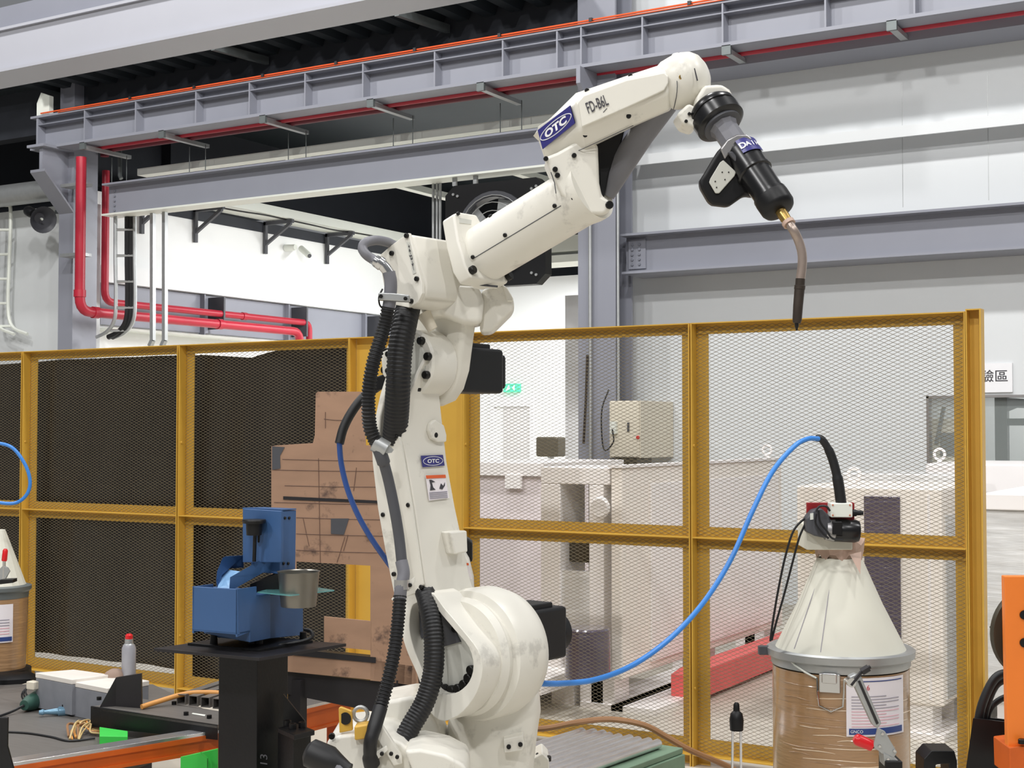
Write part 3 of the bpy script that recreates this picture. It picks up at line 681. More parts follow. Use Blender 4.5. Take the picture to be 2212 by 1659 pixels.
# ================================================================== WHITE MACHINES BEHIND THE FENCE
def machine(name, x0, x1, y0, y1, z0, z1, m, label, feet=True, film=None):
    t = empty(name, ((x0+x1)/2, (y0+y1)/2, 0), label, 'machine')
    mk('body', G().bb((x0, y0, z0), (x1, y1, z1)), m, t, bevel=0.012)
    if feet:
        for xx in (max(x0-0.2, min(x0+0.06, x1-0.5)), x1-0.2):
            for yyy in (y0+0.02, (y0+y1)/2, y1-0.2):
                mk('pallet_block', G().bb((xx, yyy, 0.03), (xx+0.14, yyy+0.18, z0)), 'machinewhite', t)
        mk('pallet_board', G().bb((x0, y0, 0.0), (x0+0.26, y1, 0.03)), 'machinewhite', t)
        mk('pallet_board', G().bb((x1-0.26, y0, 0.0), (x1, y1, 0.03)), 'machinewhite', t)
    return t
k = onZ(1345, 1538, 0)
KX, KY = k.x, k.y
m2 = machine('machine_cabinet', KX-0.07, KX, KY, KY+2.5, 0.17, 1.315, 'machinecream', 'large white machine cabinet on a pallet between robot and drum')
mk('top_cover', G().bb((KX-0.08, KY-0.01, 1.315), (KX+0.01, KY+2.51, 1.33)), 'machinewhite', m2)
mk('side_panel', G().bb((KX, KY+0.35, 0.22), (KX+0.012, KY+2.4, 1.22)), 'machinewhite', m2, bevel=0.004)
# portal frame machine to its left
py0 = KY+0.02
xa, xb, xc, xd = (onY(p, 1100, py0).x for p in (1168, 1210, 1272, 1304))
pf = empty('portal_machine', ((xa+xd)/2, py0, 0), 'white portal frame machine wrapped in film behind the fence, beside the robot', 'machine')
mk('post', G().bb((xa, py0, 0.15), (xb, py0+0.3, 1.22)), 'machinewhite', pf, bevel=0.006)
mk('post', G().bb((xc, py0, 0.15), (xd, py0+0.12, 1.22)), 'machinewhite', pf, bevel=0.006)
mk('top_beam', G().bb((xa, py0, 1.22), (KX-0.085, py0+0.5, 1.315)), 'machinewhite', pf, bevel=0.006)
mk('film_sheet', G().bb((xb, py0+0.34, 0.7), (KX-0.085, py0+0.36, 1.22)), 'film', pf)
mk('control_box', G().bb((xb+0.005, py0+0.1, 0.78), (xc, py0+0.33, 0.98)), 'oliveplate', pf)
mk('front_plate', G().bb((xb, py0+0.02, 0.3), (xc, py0+0.05, 0.74)), 'film', pf)
mk('base_plate', G().bb((xa-0.3, py0-0.4, 0.12), (KX-0.29, py0+0.9, 0.2)), 'machinewhite', pf, bevel=0.006)
for x in (xa-0.2, KX-0.45):
    mk('foot', G().bb((x, py0, 0), (x+0.14, py0+0.3, 0.12)), 'machinewhite', pf)
mk('handwheel', G().lathe([(0, 0.05), (0.02, 0.06), (0.04, 0.05)], V((xd, py0-0.02, 1.1)), V((0, -1, 0)), 16), 'machinewhite', pf)
q = onZ(1270, 1478, 0.2)
mk('wrapped_roll', G().lathe([(0, 0.11), (0.01, 0.125), (0.26, 0.12), (0.27, 0.11)], V((onY(1270, 1470, py0-0.22).x, py0-0.22, 0.201)), UP, 20), 'filmdark', label='dark wrapped roll standing in front of the portal machine', cat='roll')
# pink wrapped crate at the left
x0, x1 = onY(1000, 1100, 7.9).x, onY(1168, 1100, 7.9).x
wc = machine('wrapped_crate', x0, x1, 7.9, 9.0, 0.15, 1.22, 'machinepink', 'pinkish white wrapped crate behind the fence right of the robot elbow')
mk('lid', G().bb((x0-0.04, 7.86, 1.22), (x1+0.04, 9.04, 1.31)), 'machinewhite', wc, bevel=0.006)
mk('lid_tab', G().bb((x0+0.36, 7.85, 1.14), (x0+0.48, 7.87, 1.23)), 'machinewhite', wc)
# cream machine behind the cone drum
k3 = onZ(2040, 1604, 0); ax0 = onY(1722, 1300, k3.y).x
m3 = machine('machine_cabinet', ax0, k3.x, k3.y, k3.y+0.9, 0.17, 1.235, 'machinecream', 'cream machine cabinet with dark wrapped door behind the cone drum')
xa, xb = onY(1868, 1200, k3.y).x, onY(1946, 1200, k3.y).x
mk('wrapped_door', G().bb((xa, k3.y-0.012, 0.25), (xb, k3.y+0.001, 1.19)), 'filmdark', m3, bevel=0.004)
mk('corner_bead', G().bb((k3.x-0.07, k3.y-0.008, 0.2), (k3.x-0.055, k3.y+0.001, 1.2)), 'machinewhite', m3)
mk('side_film', G().bb((k3.x, k3.y+0.05, 0.2), (k3.x+0.006, k3.y+0.85, 1.1)), 'film', m3)
x0, x1 = onY(1705, 1100, k3.y+0.9+0.95).x, onY(1975, 1100, k3.y+0.95).x
mk('wrapped_box', G().bb((ax0-0.06, k3.y+0.95, 0.0), (k3.x-0.12, k3.y+1.5, 1.275)), 'film', label='film wrapped grey box behind the cream machine cabinet', cat='box', bevel=0.01)
def eyebolt(p, label, r=0.032):
    t = empty('lifting_eye', p, label, 'lifting eye')
    mk('ring', G().tube([p+V((math.cos(a*math.pi/10)*r, 0, r+0.02+math.sin(a*math.pi/10)*r)) for a in range(21)], r*0.28, 8, cap=False), 'machinewhite', t)
    mk('shank', G().lathe([(0, r*0.5), (0.022, r*0.45)], p, UP, 10), 'machinewhite', t)
    return t
eyebolt(V((onY(1845, 1060, k3.y+0.3).x, k3.y+0.3, 1.236)), 'white lifting eye on top of the cream machine behind the drum')
eyebolt(V((KX-0.1, onX(1668, 1005, KX-0.1).y-0.1, 1.331)), 'white lifting eye on the large white machine beside the blue conduit')
x0 = onY(2000, 1100, 8.6).x
m5 = machine('machine_cabinet', x0, x0+1.9, 8.6, 9.6, 0.17, 1.32, 'machinewhite', 'white machine cabinet in front of the back wall window')
eyebolt(V((onY(2028, 1005, 8.7).x, 8.72, 1.321)), 'white lifting eye on the machine below the window')
x0 = onY(2122, 1200, 7.3).x
m4 = machine('wrapped_pallet', x0, x0+1.4, 7.3, 8.4, 0.15, 1.12, 'film', 'film wrapped white pallet load right of the fence end post')
mk('lid', G().bb((x0-0.01, 7.28, 1.12), (x0+1.42, 8.42, 1.2)), 'machinewhite', m4, bevel=0.006)
# red pallet truck forks
rt = empty('pallet_truck', onZ(1470, 1560, 0), 'red pallet truck fork under the white machine cabinet', 'pallet truck')
mk('fork', G().prism([V((KX+0.10, KY+0.55, 0.17)), V((KX+0.26, KY+0.55, 0.17)), V((KX+0.26, KY+0.55, 0.02)), V((KX+0.22, KY+0.55, 0.02)), V((KX+0.22, KY+0.55, 0.10)), V((KX+0.14, KY+0.55, 0.10)), V((KX+0.14, KY+0.55, 0.02)), V((KX+0.10, KY+0.55, 0.02))], (0, 1.9, 0.0)), 'redpaint', rt)
mk('fork_tip', G().prism([V((KX+0.10, KY+0.55, 0.02)), V((KX+0.26, KY+0.55, 0.02)), V((KX+0.26, KY+0.55, 0.17)), V((KX+0.10, KY+0.55, 0.17))], (0, -0.14, -0.02)), 'redpaint', rt)
# small background items seen through the fence
p = onY(1190, 965, 18.5)
t = empty('stand_machine', p, 'dark boxy machine standing far behind the fence beside the door', 'machine')
mk('screen_box', G().box(p, (0.19, 0.14, 0.15)), 'oliveplate', t, bevel=0.03)
mk('stand', G().tube([p-UP*0.15, V((p.x, p.y, 0.0))], 0.05, 8), 'galv', t)
mk('base', G().lathe([(0, 0.25), (0.03, 0.25)], V((p.x, p.y, 0)), UP, 16), 'galv', t)
# ================================================================== WELDING ROBOT
ev = (cr*0.78-fh*0.62).normalized()      # direction the arm reaches: right and towards the viewer
av = (cr*0.62+fh*0.78).normalized()      # shoulder and elbow axis: right and away
RB = D(960, 1440, 3.75)
rob = empty('welding_robot', V((RB.x, RB.y, 0)), 'cream white jointed welding robot arm in the middle of the cell', 'robot')
def rp_(name, pts, d, vec, m='robot', bevel=0.008, seg=3, parent=rob, n=None):
    pl = plane(D(*pts[0], d), n if n is not None else -fh)
    return mk(name, G().prism([pl(*p) for p in pts], vec), m, parent, bevel=bevel, seg=seg)
# ---- lower arm
rows = [(770, 838, 922, 950, 3.63), (800, 830, 906, 948, 3.625), (850, 815, 886, 946, 3.62), (900, 804, 873, 950, 3.62), (950, 801, 869, 955, 3.62), (1000, 804, 880, 961, 3.62),
        (1100, 816, 897, 979, 3.62), (1200, 834, 911, 1000, 3.62), (1262, 847, 920, 1012, 3.62), (1300, 853, 930, 1024, 3.625)]
def corners(y, ax_, bx, cx_, d):
    s = d/F; Bp = D(bx, y, d); w1 = (bx-ax_)*s/0.78; w2 = (cx_-bx)*s/0.62
    return Bp-ev*w1, Bp, Bp+av*w2, w1, w2
rings = []
for y, a0, b0, c0, d in rows:
    A, B, C, w1, w2 = corners(y, a0, b0, c0, d); dep_ = min(0.07, w2*0.6)
    A1 = A+ev*(w1*0.20); B1 = B-ev*(w1*0.10)
    rings.append([A, A1, A1+av*dep_, B1+av*dep_, B1, B, B+av*(w2*0.5), C, C-ev*(w1*0.8), A+av*(w2*0.9)])
mk('lower_arm', G().loft(rings), 'robot', rob, bevel=0.012, seg=3)
def face_pt(y, u, off=0.0, side='BC'):
    for r0_, r1_ in zip(rows, rows[1:]):
        if r0_[0] <= y <= r1_[0]:
            t = (y-r0_[0])/(r1_[0]-r0_[0]); q = [r0_[i]+(r1_[i]-r0_[i])*t for i in range(5)]
            A, B, C, _, _ = corners(*q)
            return (B.lerp(C, u)+ev*off) if side == 'BC' else (A.lerp(B, u)-av*off)
def u_of(y, px, side='BC'):
    for r0_, r1_ in zip(rows, rows[1:]):
        if r0_[0] <= y <= r1_[0]:
            t = (y-r0_[0])/(r1_[0]-r0_[0]); q = [r0_[i]+(r1_[i]-r0_[i])*t for i in range(5)]
            return (px-q[2])/(q[3]-q[2]) if side == 'BC' else (px-q[1])/(q[2]-q[1])
def fp(px, py, off=0.001, side='BC'): return face_pt(py, u_of(py, px, side), off, side)
def decal(name, pts, off, m, parent, side='BC', th=0.001):
    return mk(name, G().prism([fp(x, y, off, side) for x, y in pts], (ev if side == 'BC' else -av)*th), m, parent, smooth=0)
# cover plate on the left face
cvp = [fp(x, y, 0.001, 'AB') for x, y in ((803, 962), (816, 950), (858, 938), (868, 945), (876, 990), (895, 1100), (909, 1200), (918, 1262), (912, 1278), (880, 1293), (853, 1298), (832, 1195), (815, 1100), (804, 1000))]
cv = mk('cover_plate', G().prism(cvp, -av*0.008), 'robot', rob, bevel=0.002)
for x, y in ((861, 943), (828, 1115), (887, 1091), (915, 1268), (852, 1245)):
    bolt(cv, fp(x, y, 0.009, 'AB'), -av, 0.006)
# boss and ear on the right face
ear = [(930, 905), (948, 918), (957, 940), (957, 956), (935, 956), (922, 948), (916, 930), (920, 914)]
lg = mk('side_lug', G().prism([fp(min(x, 953), y, -0.002) for x, y in ear], ev*0.014), 'robot', rob, bevel=0.005)
bolt(lg, fp(930, 940, 0.010), ev, 0.007, h=0.004, m='hole', name='tapped_hole')
mk('cable_cleat', G().prism([fp(x, y, -0.002) for x, y in ((949, 1152), (985, 1152), (987, 1200), (960, 1202))], ev*0.035), 'robot', rob, bevel=0.005)
pt = decal('name_plate', [(904, 985), (949, 984), (953, 1008), (908, 1010)], 0.004, 'logoblue', rob)
nq = [(928.5+20*math.cos(k*math.pi/12), 997+9.5*math.sin(k*math.pi/12)) for k in range(25)]
mk('oval_ring', G().tube([fp(x, y, 0.0055) for x, y in nq], 0.0008, 5, cap=False), 'logowhite', pt)
text(pt, 'OTC', fp(928.5, 997, 0.0056), av, UP, 0.0105, 'logowhite', bold=0.03, wid=0.046)
wl = decal('warning_label', [(914, 1028), (954, 1028), (963, 1080), (922, 1083)], 0.004, 'paper', rob)
decal('label_header', [(914, 1028), (954, 1028), (955, 1035), (915, 1035)], 0.0055, 'warnorange', wl)
decal('pictogram_robot', [(921, 1038), (925, 1038), (933, 1043), (926, 1044), (929, 1055), (934, 1060), (923, 1061), (924, 1050)], 0.0055, 'printink', wl)
decal('pictogram_person', [(945, 1047), (950, 1053), (953, 1045), (953, 1052), (948, 1060), (942, 1058)], 0.0055, 'printink', wl)
for i in range(4):
    decal('text_line', [(921.5+i*0.4, 1065.5+i*4), (958+i*0.5, 1064.5+i*4), (958+i*0.5, 1066.3+i*4), (921.5+i*0.4, 1067.3+i*4)], 0.0055, 'printpale', wl)
# ---- elbow joint of the lower arm
J3 = D(880, 785, 3.68)
mk('elbow_disc', G().lathe([(0.0, 0.086), (0.006, 0.092), (0.09, 0.092), (0.1, 0.088)], J3, av, 40), 'robot', rob)
mk('elbow_face', G().lathe([(-0.004, 0.066), (0.004, 0.068)], J3, av, 32), 'robot_grey', rob)
for k in range(10):
    a = 2*math.pi*k/10+0.2
    bolt(rob, J3-av*0.004+ev*(0.078*math.cos(a))+UP*(0.078*math.sin(a)), -av, 0.011)
mk('stop_plate', G().prism([plane(D(835, 785, 3.60), -av)(*p) for p in ((822, 762), (846, 750), (848, 765), (846, 812), (830, 815), (826, 808))], av*0.012), 'robot', rob, bevel=0.003)
for y in (765, 801):
    bolt(rob, plane(D(835, 785, 3.60), -av)(839, y), -av, 0.008)
# ---- elbow casting
E0 = D(870, 590, 3.60); plE = plane(E0, -av)
e1 = [(885, 502), (847, 529), (823, 550), (822, 570), (831, 619), (850, 659), (885, 666), (905, 655), (915, 635), (914, 610)]
mk('elbow_housing', G().prism([plE(*p)+av*0.004 for p in e1], av*0.20), 'robot', rob, bevel=0.014, seg=3)
e1s = [(885+(x-878)*0.985-7+0, 590+(y-590)*0.985) for x, y in e1]
ecv = mk('elbow_cover', G().prism([plE(x+1, y)-av*0.006 for x, y in e1s], av*0.011), 'robot', rob, bevel=0.002)
for x, y in ((883, 510), (905, 603), (893, 651), (851, 548)):
    bolt(ecv, plE(x, y)-av*0.008, -av, 0.0065)
st_ = mk('axis_label', G().prism([plE(*p)-av*0.0065 for p in ((882, 524), (889, 524), (903, 590), (896, 593))], -av*0.0008), 'robot_grey', ecv)
dwn = (plE(899, 590)-plE(885, 524)).normalized()
text(st_, '+←J3→–', plE(892.5, 557)-av*0.0078, dwn, ev, 0.009, 'printink', bold=0.03, wid=0.07)
mk('elbow_lobe', G().prism([plane(J3+av*0.1, -av)(*p) for p in ((985, 625), (1008, 640), (1004, 693), (990, 800), (978, 840), (960, 866), (935, 877), (905, 870), (880, 850), (870, 800), (878, 720), (885, 650), (900, 632))], av*0.055), 'robot', rob, bevel=0.016, seg=3)
rp_('elbow_saddle', [(905, 628), (930, 610), (1035, 618), (1045, 650), (1040, 700), (1000, 700), (950, 680), (925, 690), (905, 668)], 3.66, fh*0.13, bevel=0.02)
bs = mk('bumper_boss', G().lathe([(0, 0.014), (0.03, 0.017), (0.05, 0.02)], D(935, 712, 3.66), UP*0.7-cr*0.4, 16), 'cabinet', rob)
rp_('axis_motor_cover', [(1040, 626), (1086, 611), (1105, 636), (1112, 655), (1108, 672), (1062, 717), (1036, 718)], 3.70, fh*0.13, bevel=0.015)
rp_('motor_cover_cap', [(1084, 614), (1096, 622), (1109, 645), (1108, 651), (1095, 651)], 3.696, fh*0.02, bevel=0.003)
# ---- forearm mounting flange
f3 = (D(1262, 418, 3.46)-D(1040, 552, 3.66)).normalized()
plF = plane(D(1035, 545, 3.63), f3)
fl = mk('forearm_flange', G().prism([plF(*p) for p in ((980, 462), (992, 457), (1030, 463), (1037, 476), (1062, 510), (1098, 575), (1102, 592), (1098, 611), (1062, 607), (1020, 600), (1004, 573), (990, 520))], -f3*0.045), 'robot', rob, bevel=0.007, seg=3)
mk('flange_recess', G().prism([plF(*p)+f3*0.0015 for p in ((991, 471), (1018, 476), (1017, 485), (992, 482))], -f3*0.006), 'robot_grey', fl)
for x, y, r in ((1018, 585, 0.011), (1096, 598, 0.012), (987, 463, 0.005)):
    bolt(fl, plF(x, y)+f3*0.004, f3, r)
sd = plane(plF(985, 545)-f3*0.02, -(f3.cross(av)).cross(f3))
for x, y in ((973, 521), (984, 568)):
    bolt(fl, D(x, y, 3.615), -ev*0.2-cr*0.6-fh*0.6, 0.005)
mk('lower_seal', G().tube([D(985, 585, 3.64), D(1000, 605, 3.63), D(1035, 615, 3.63), D(1075, 619, 3.64)], 0.003, 6), 'dgrey', fl)
# ---- forearm tube
tb0, tb1 = D(1030, 558, 3.67), D(1266, 416, 3.455)
ft = mk('forearm_tube', G().lathe([(-0.02, 0.081), (0.012, 0.081), (0.03, 0.0755), (((tb1-tb0).length)-0.03, 0.0755), ((tb1-tb0).length, 0.08), ((tb1-tb0).length+0.02, 0.08)], tb0, tb1-tb0, 48), 'robot', rob)
sm_ = [D(1032+(1240-1032)*t, 558+6+(432-558)*t, 3.67-0.215*t-0.077) for t in (0, 0.5, 1)]
ud = (UP*0.25-fh*0.9+cr*0.25).normalized()
ax3 = (tb1-tb0).normalized(); ud = (ud-ax3*ud.dot(ax3)).normalized(); vd = ax3.cross(ud)
Lf = (tb1-tb0).length
def tsurf(t, ang, off=0.0): return tb0+ax3*(t*Lf)+(ud*math.cos(ang)+vd*math.sin(ang))*(0.0755+off)
sgn = -1 if tsurf(0.5, 0.6).z > tsurf(0.5, -0.6).z else 1
mk('tube_seam', G().tube([tsurf(0.12, sgn*0.30), tsurf(0.9, sgn*0.30)], 0.0012, 5), 'dgrey', ft)
for t, a in ((0.11, 0.25), (0.42, 0.18), (0.86, 0.2), (0.3, -1.0), (0.07, -1.0)):
    q = tsurf(t, sgn*a); bolt(ft, q, q-(tb0+ax3*(t*Lf)), 0.0055)
# ---- forearm casing bracket and upper casing
nk = rp_('forearm_bracket', [(1176, 340), (1205, 328), (1262, 296), (1292, 312), (1295, 395), (1301, 424), (1315, 431), (1323, 450), (1303, 463), (1262, 462), (1232, 440), (1212, 420), (1192, 377)], 3.40, cf*0.13, bevel=0.012)
for x, y, r in ((1241, 427, 0.010), (1316, 443, 0.010), (1199, 366, 0.0065), (1204, 379, 0.0065), (1240, 336, 0.006), (1179, 343, 0.006)):
    bolt(nk, D(x, y, 3.397), -cf+cr*0.1, r)
mk('bracket_groove', G().tube([D(1190, 372, 3.397), D(1198, 395, 3.397), D(1201, 418, 3.397)], 0.0012, 5), 'dgrey', nk)
stn = [((1156, 288), (1160, 270), (1171, 326), (1176, 345), 3.50), ((1244, 201), (1243, 222), (1253, 280), (1262, 322), 3.36), ((1362, 161), (1352, 174), (1352, 237), (1370, 270), 3.32), ((1448, 133), (1443, 155), (1446, 201), (1447, 236), 3.285)]
rings = []
for T_, S1, S2, B_2, d in stn:
    rings.append([D(*T_, d+0.05), D(S1[0], (S1[1]+T_[1])/2, d+0.014), D(*S1, d), D(*S2, d), D(*B_2, d+0.035), D(B_2[0]+4, B_2[1]+2, d+0.12), D(T_[0]+6, T_[1]+14, d+0.15), D(T_[0]+3, T_[1]+2, d+0.11)])
cs = mk('forearm_casing', G().loft(rings), 'robot', rob, bevel=0.008, seg=3)
# raised side cover carrying the type name
plS = plane(D(1352, 205, 3.318), (D(1443, 178, 3.283)-D(1250, 250, 3.358)).cross(D(1352, 174, 3.32)-D(1352, 237, 3.32)))
nS = (D(1443, 178, 3.283)-D(1250, 250, 3.358)).cross(D(1352, 174, 3.32)-D(1352, 237, 3.32)).normalized()
if nS.dot(cf) > 0: nS = -nS
sc_ = mk('side_cover', G().prism([plS(*p)+nS*0.001 for p in ((1250, 222), (1262, 208), (1356, 174), (1436, 158), (1445, 166), (1445, 180), (1436, 196), (1420, 204), (1350, 236), (1258, 276))], nS*0.006), 'robot', cs, bevel=0.003)
text(sc_, 'FD-B6L', plS(1292, 226)+nS*0.0085, plS(1310, 216)-plS(1270, 234), UP, 0.0285, 'printink', bold=0.012, wid=0.054)
mk('scratch', G().tube([plS(1305, 244)+nS*0.0075, plS(1313, 235)+nS*0.0075], 0.0009, 5), 'dgrey', sc_)
# logo panel on the rear facet
pO = [D(1163, 281, 3.494), D(1234, 227, 3.374), D(1245, 266, 3.362), D(1174, 323, 3.482)]
nO = (pO[1]-pO[0]).cross(pO[3]-pO[0]).normalized()
if nO.dot(cf) > 0: nO = -nO
lgp = mk('logo_panel', G().prism([p+nO*0.001 for p in pO], nO*0.003), 'logoblue', cs, bevel=0.002, seg=1)
cO = sum(pO, V((0, 0, 0)))/4; uO = (pO[1]-pO[0]+pO[2]-pO[3])/4; vO = (pO[3]-pO[0]+pO[2]-pO[1])/4
mk('oval_ring', G().tube([cO+nO*0.0045+uO*(0.93*math.cos(k*math.pi/20))+vO*(0.62*math.sin(k*math.pi/20))+vO*(0.0) for k in range(41)], 0.0011, 6, cap=False), 'logowhite', lgp)
text(lgp, 'OTC', cO+nO*0.0045, uO, -vO, vO.length*0.8, 'logowhite', bold=0.045, wid=uO.length*1.3)
for x, y, d in ((1264, 292, 3.375), (1358, 251, 3.335), (1362, 165, 3.345), (1268, 196, 3.385)):
    bolt(cs, D(x, y, d), -cf, 0.006)
mk('casing_seam', G().tube([D(1183, 352, 3.475), D(1258, 322, 3.392), D(1368, 271, 3.352)], 0.001, 5), 'dgrey', cs)
mk('inner_hose', G().tube([D(1306, 420, 3.50), D(1330, 375, 3.49), D(1385, 292, 3.45), D(1440, 222, 3.42)], [0.026, 0.032, 0.032, 0.03], 18), 'grey_hose', rob)
mk('shade_gap_block', G().prism([D(*p, 3.46) for p in ((1286, 300), (1352, 272), (1340, 318), (1316, 372), (1306, 425), (1294, 425))], cf*0.05), 'black', rob, bevel=0.004)  # black block standing in for the shaded gap between casing and bracket
# ---- wrist
gA = (cr*0.86+UP*0.26-fh*0.44).normalized()
wr = mk('wrist_dome', G().lathe([(-0.01, 0.056), (0.0, 0.061), (0.025, 0.0645), (0.05, 0.064), (0.07, 0.058), (0.085, 0.045), (0.094, 0.026), (0.097, 0.008)], D(1448, 185, 3.35), gA, 40), 'robot', rob)
mk('wrist_knob', G().lathe([(0, 0.012), (0.012, 0.012), (0.016, 0.008)], D(1462, 130, 3.33), UP+cr*-0.2, 12), 'robot', wr)
bolt(wr, D(1471, 167, 3.277), -cf+cr*0.2, 0.0065, m='brass')
mk('dome_seam', G().tube([D(1455+8*math.sin(t*math.pi), 136+100*t, 3.335-0.062*math.sin(t*math.pi)) for t in [i/8 for i in range(9)]], 0.001, 5), 'dgrey', wr)
mk('axis_label', G().prism([D(*p, 3.262) for p in ((1499, 148), (1501, 147), (1508, 174), (1505, 175))], cf*-0.001), 'printink', wr)
rp_('wrist_block', [(1506, 208), (1521, 183), (1560, 181), (1577, 192), (1590, 216), (1580, 232), (1545, 236), (1518, 250), (1502, 236)], 3.25, cf*0.09, bevel=0.012)
rp_('wrist_yoke', [(1462, 246), (1488, 222), (1512, 236), (1516, 258), (1502, 277), (1476, 269)], 3.25, cf*0.1, bevel=0.008)
for x, y in ((1489, 246), (1482, 262), (1512, 221), (1532, 219)):
    bolt(rob, D(x, y, 3.232 if x > 1500 else 3.247), -cf, 0.004)
# ---- elbow and shoulder motors
def motor(c, t0, t1, half, label):
    t = mk('axis_motor', G().box(c+av*((t0+t1)/2), (half[0], (t1-t0)/2, half[1]), (ev, av, UP)), 'black', rob, bevel=0.01)
    t['label'] = label
    mk('motor_step', G().box(c+av*((t0+t1)/2-0.02)+UP*(half[1]*1.02), (half[0]*0.7, (t1-t0)/2*0.8, 0.012), (ev, av, UP)), 'black', t, bevel=0.004)
    return t
m_ = motor(J3-UP*0.012, 0.15, 0.335, (0.058, 0.062), 'black elbow motor')
mk('end_cover', G().box(J3-UP*0.012+av*0.345, (0.045, 0.02, 0.05), (ev, av, UP)), 'black', m_, bevel=0.012)
# ---- shoulder
plJ = plane(D(921, 1270, 3.62), -av)
outer = [(848, 1290), (925, 1278), (958, 1312), (1000, 1362), (1033, 1405), (1042, 1445), (1030, 1495), (1000, 1537), (960, 1558), (930, 1540), (915, 1500), (900, 1455), (880, 1410), (868, 1370), (866, 1330), (855, 1305)]
inner = [(905, 1300), (932, 1290), (948, 1320), (983, 1362), (1012, 1398), (1022, 1438), (1013, 1472), (990, 1494), (962, 1500), (940, 1490), (925, 1470), (912, 1445), (897, 1410), (886, 1372), (884, 1340), (890, 1310)]
def dense(p, k=3):
    n = len(p); out = []
    for i in range(n):
        a, b, c, d = (V((*p[(i+j) % n], 0)) for j in (-1, 0, 1, 2))
        for q in range(k):
            t = q/k; w = 0.5*((2*b)+(c-a)*t+(2*a-5*b+4*c-d)*t*t+(3*b-a-3*c+d)*t**3); out.append((w.x, w.y))
    return out
mk('shoulder_ring', G().ring([plJ(*p) for p in dense(outer)], [plJ(*p) for p in dense(inner)], av*0.10), 'robot', rob, bevel=0.010, seg=3)
J2 = plJ(950, 1428)
mk('gear_face', G().lathe([(0.04, 0.105), (0.06, 0.105)], J2, av, 40), 'robot_grey', rob)
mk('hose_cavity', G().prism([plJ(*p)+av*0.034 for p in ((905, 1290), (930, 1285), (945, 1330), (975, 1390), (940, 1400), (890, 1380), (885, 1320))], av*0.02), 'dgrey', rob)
for k in range(9):
    a = -0.25-k*0.3
    bolt(rob, J2+av*0.036+ev*(0.078*math.cos(a))+UP*(0.078*math.sin(a)), -av, 0.012)
for x, y in ((1003, 1454), (963, 1362), (1019, 1421)):
    bolt(rob, plJ(x, y)+av*0.038, -av, 0.010, m='galv_dark' if y > 1450 else 'bolt')
mk('shoulder_housing', G().lathe([(0.075, 0.146), (0.095, 0.155), (0.105, 0.150), (0.115, 0.150), (0.122, 0.168), (0.14, 0.174), (0.21, 0.174), (0.25, 0.162), (0.275, 0.135)], J2, av, 64), 'robot', rob)
m_ = motor(J2+UP*0.028, 0.24, 0.47, (0.062, 0.072), 'black shoulder motor')
mk('end_cap', G().lathe([(0, 0.058), (0.028, 0.058), (0.034, 0.05)], J2+UP*0.02+av*0.47, av, 28), 'black', m_)
mk('motor_cable', G().tube(cat([J2+av*0.44-UP*0.045, J2+av*0.44-UP*0.09, J2+av*0.36-UP*0.10, J2+av*0.3-UP*0.08], 5), 0.005, 8), 'rubber', m_)
mk('connector_block', G().box(J2+av*0.33-UP*0.06, (0.03, 0.06, 0.03), (ev, av, UP)), 'black', m_, bevel=0.006)
# ---- turret and base
def barrel(name, rows_, d, hd, m='robot', ne=3.0, n=40, parent=rob):
    rg_ = []
    for y, L_, R_ in rows_:
        c = D((L_+R_)/2, y, d); hw_ = (R_-L_)/2*d/F; ring_ = []
        for k in range(n):
            a = 2*math.pi*k/n; cc_, ss = math.cos(a), math.sin(a)
            ring_.append(c+cr*(hw_*math.copysign(abs(cc_)**(2/ne), cc_))+fh*(hd*math.copysign(abs(ss)**(2/ne), ss)))
        rg_.append(ring_)
    return mk(name, G().loft(rg_), m, parent, smooth=50)
barrel('turret', [(1440, 1020, 1148), (1470, 1000, 1160), (1500, 985, 1166), (1530, 975, 1168), (1560, 968, 1163), (1600, 962, 1158), (1660, 957, 1152), (1760, 950, 1150)], 3.84, 0.15)
bt_ = rp_('stopper_block', [(1087, 1597), (1130, 1588), (1133, 1612), (1128, 1622), (1089, 1627)], 3.66, cf*0.04, bevel=0.003)
for x, y in ((1099, 1613), (1124, 1608)): bolt(bt_, D(x, y, 3.658), -cf, 0.006, m='hole', name='tapped_hole')
lb2 = D(1083, 1400, 3.58)
for pts, m_ in ((((1075, 1368), (1083, 1366), (1089, 1410), (1083, 1412)), 'robot_grey'), (((1091, 1402), (1104, 1400), (1105, 1448), (1091, 1449)), 'robot_grey'), (((1092, 1418), (1096, 1418), (1096, 1434), (1092, 1434)), 'printink')):
    q = [D(x, y, 3.655-0.0004*(1090-x) - (0.002 if m_ == 'printink' else 0)) for x, y in pts]
    mk('rating_label', G().prism(q, cf*0.02), m_, rob)
bb_ = D(900, 1700, 3.75)
mk('base', G().prism([V((p.x, p.y, 0)) for p in (D(700, 1500, 3.42), D(1010, 1500, 3.42), D(1160, 1500, 3.75), D(1120, 1500, 4.05), D(760, 1500, 3.95))], UP*0.50), 'robot', rob, bevel=0.02)
bf = rp_('base_front', [(706, 1600), (735, 1588), (772, 1584), (835, 1590), (868, 1604), (905, 1640), (990, 1700), (990, 1800), (690, 1800)], 3.42, fh*0.28, bevel=0.010)
for x, y in ((717, 1590), (893, 1650), (732, 1650)): bolt(bf, D(x, y, 3.418), -fh, 0.008)
bd = rp_('base_deck', [(806, 1530), (818, 1517), (898, 1503), (922, 1528), (942, 1560), (958, 1600), (960, 1640), (900, 1640), (840, 1600), (800, 1560)], 3.64, fh*0.2, bevel=0.012)
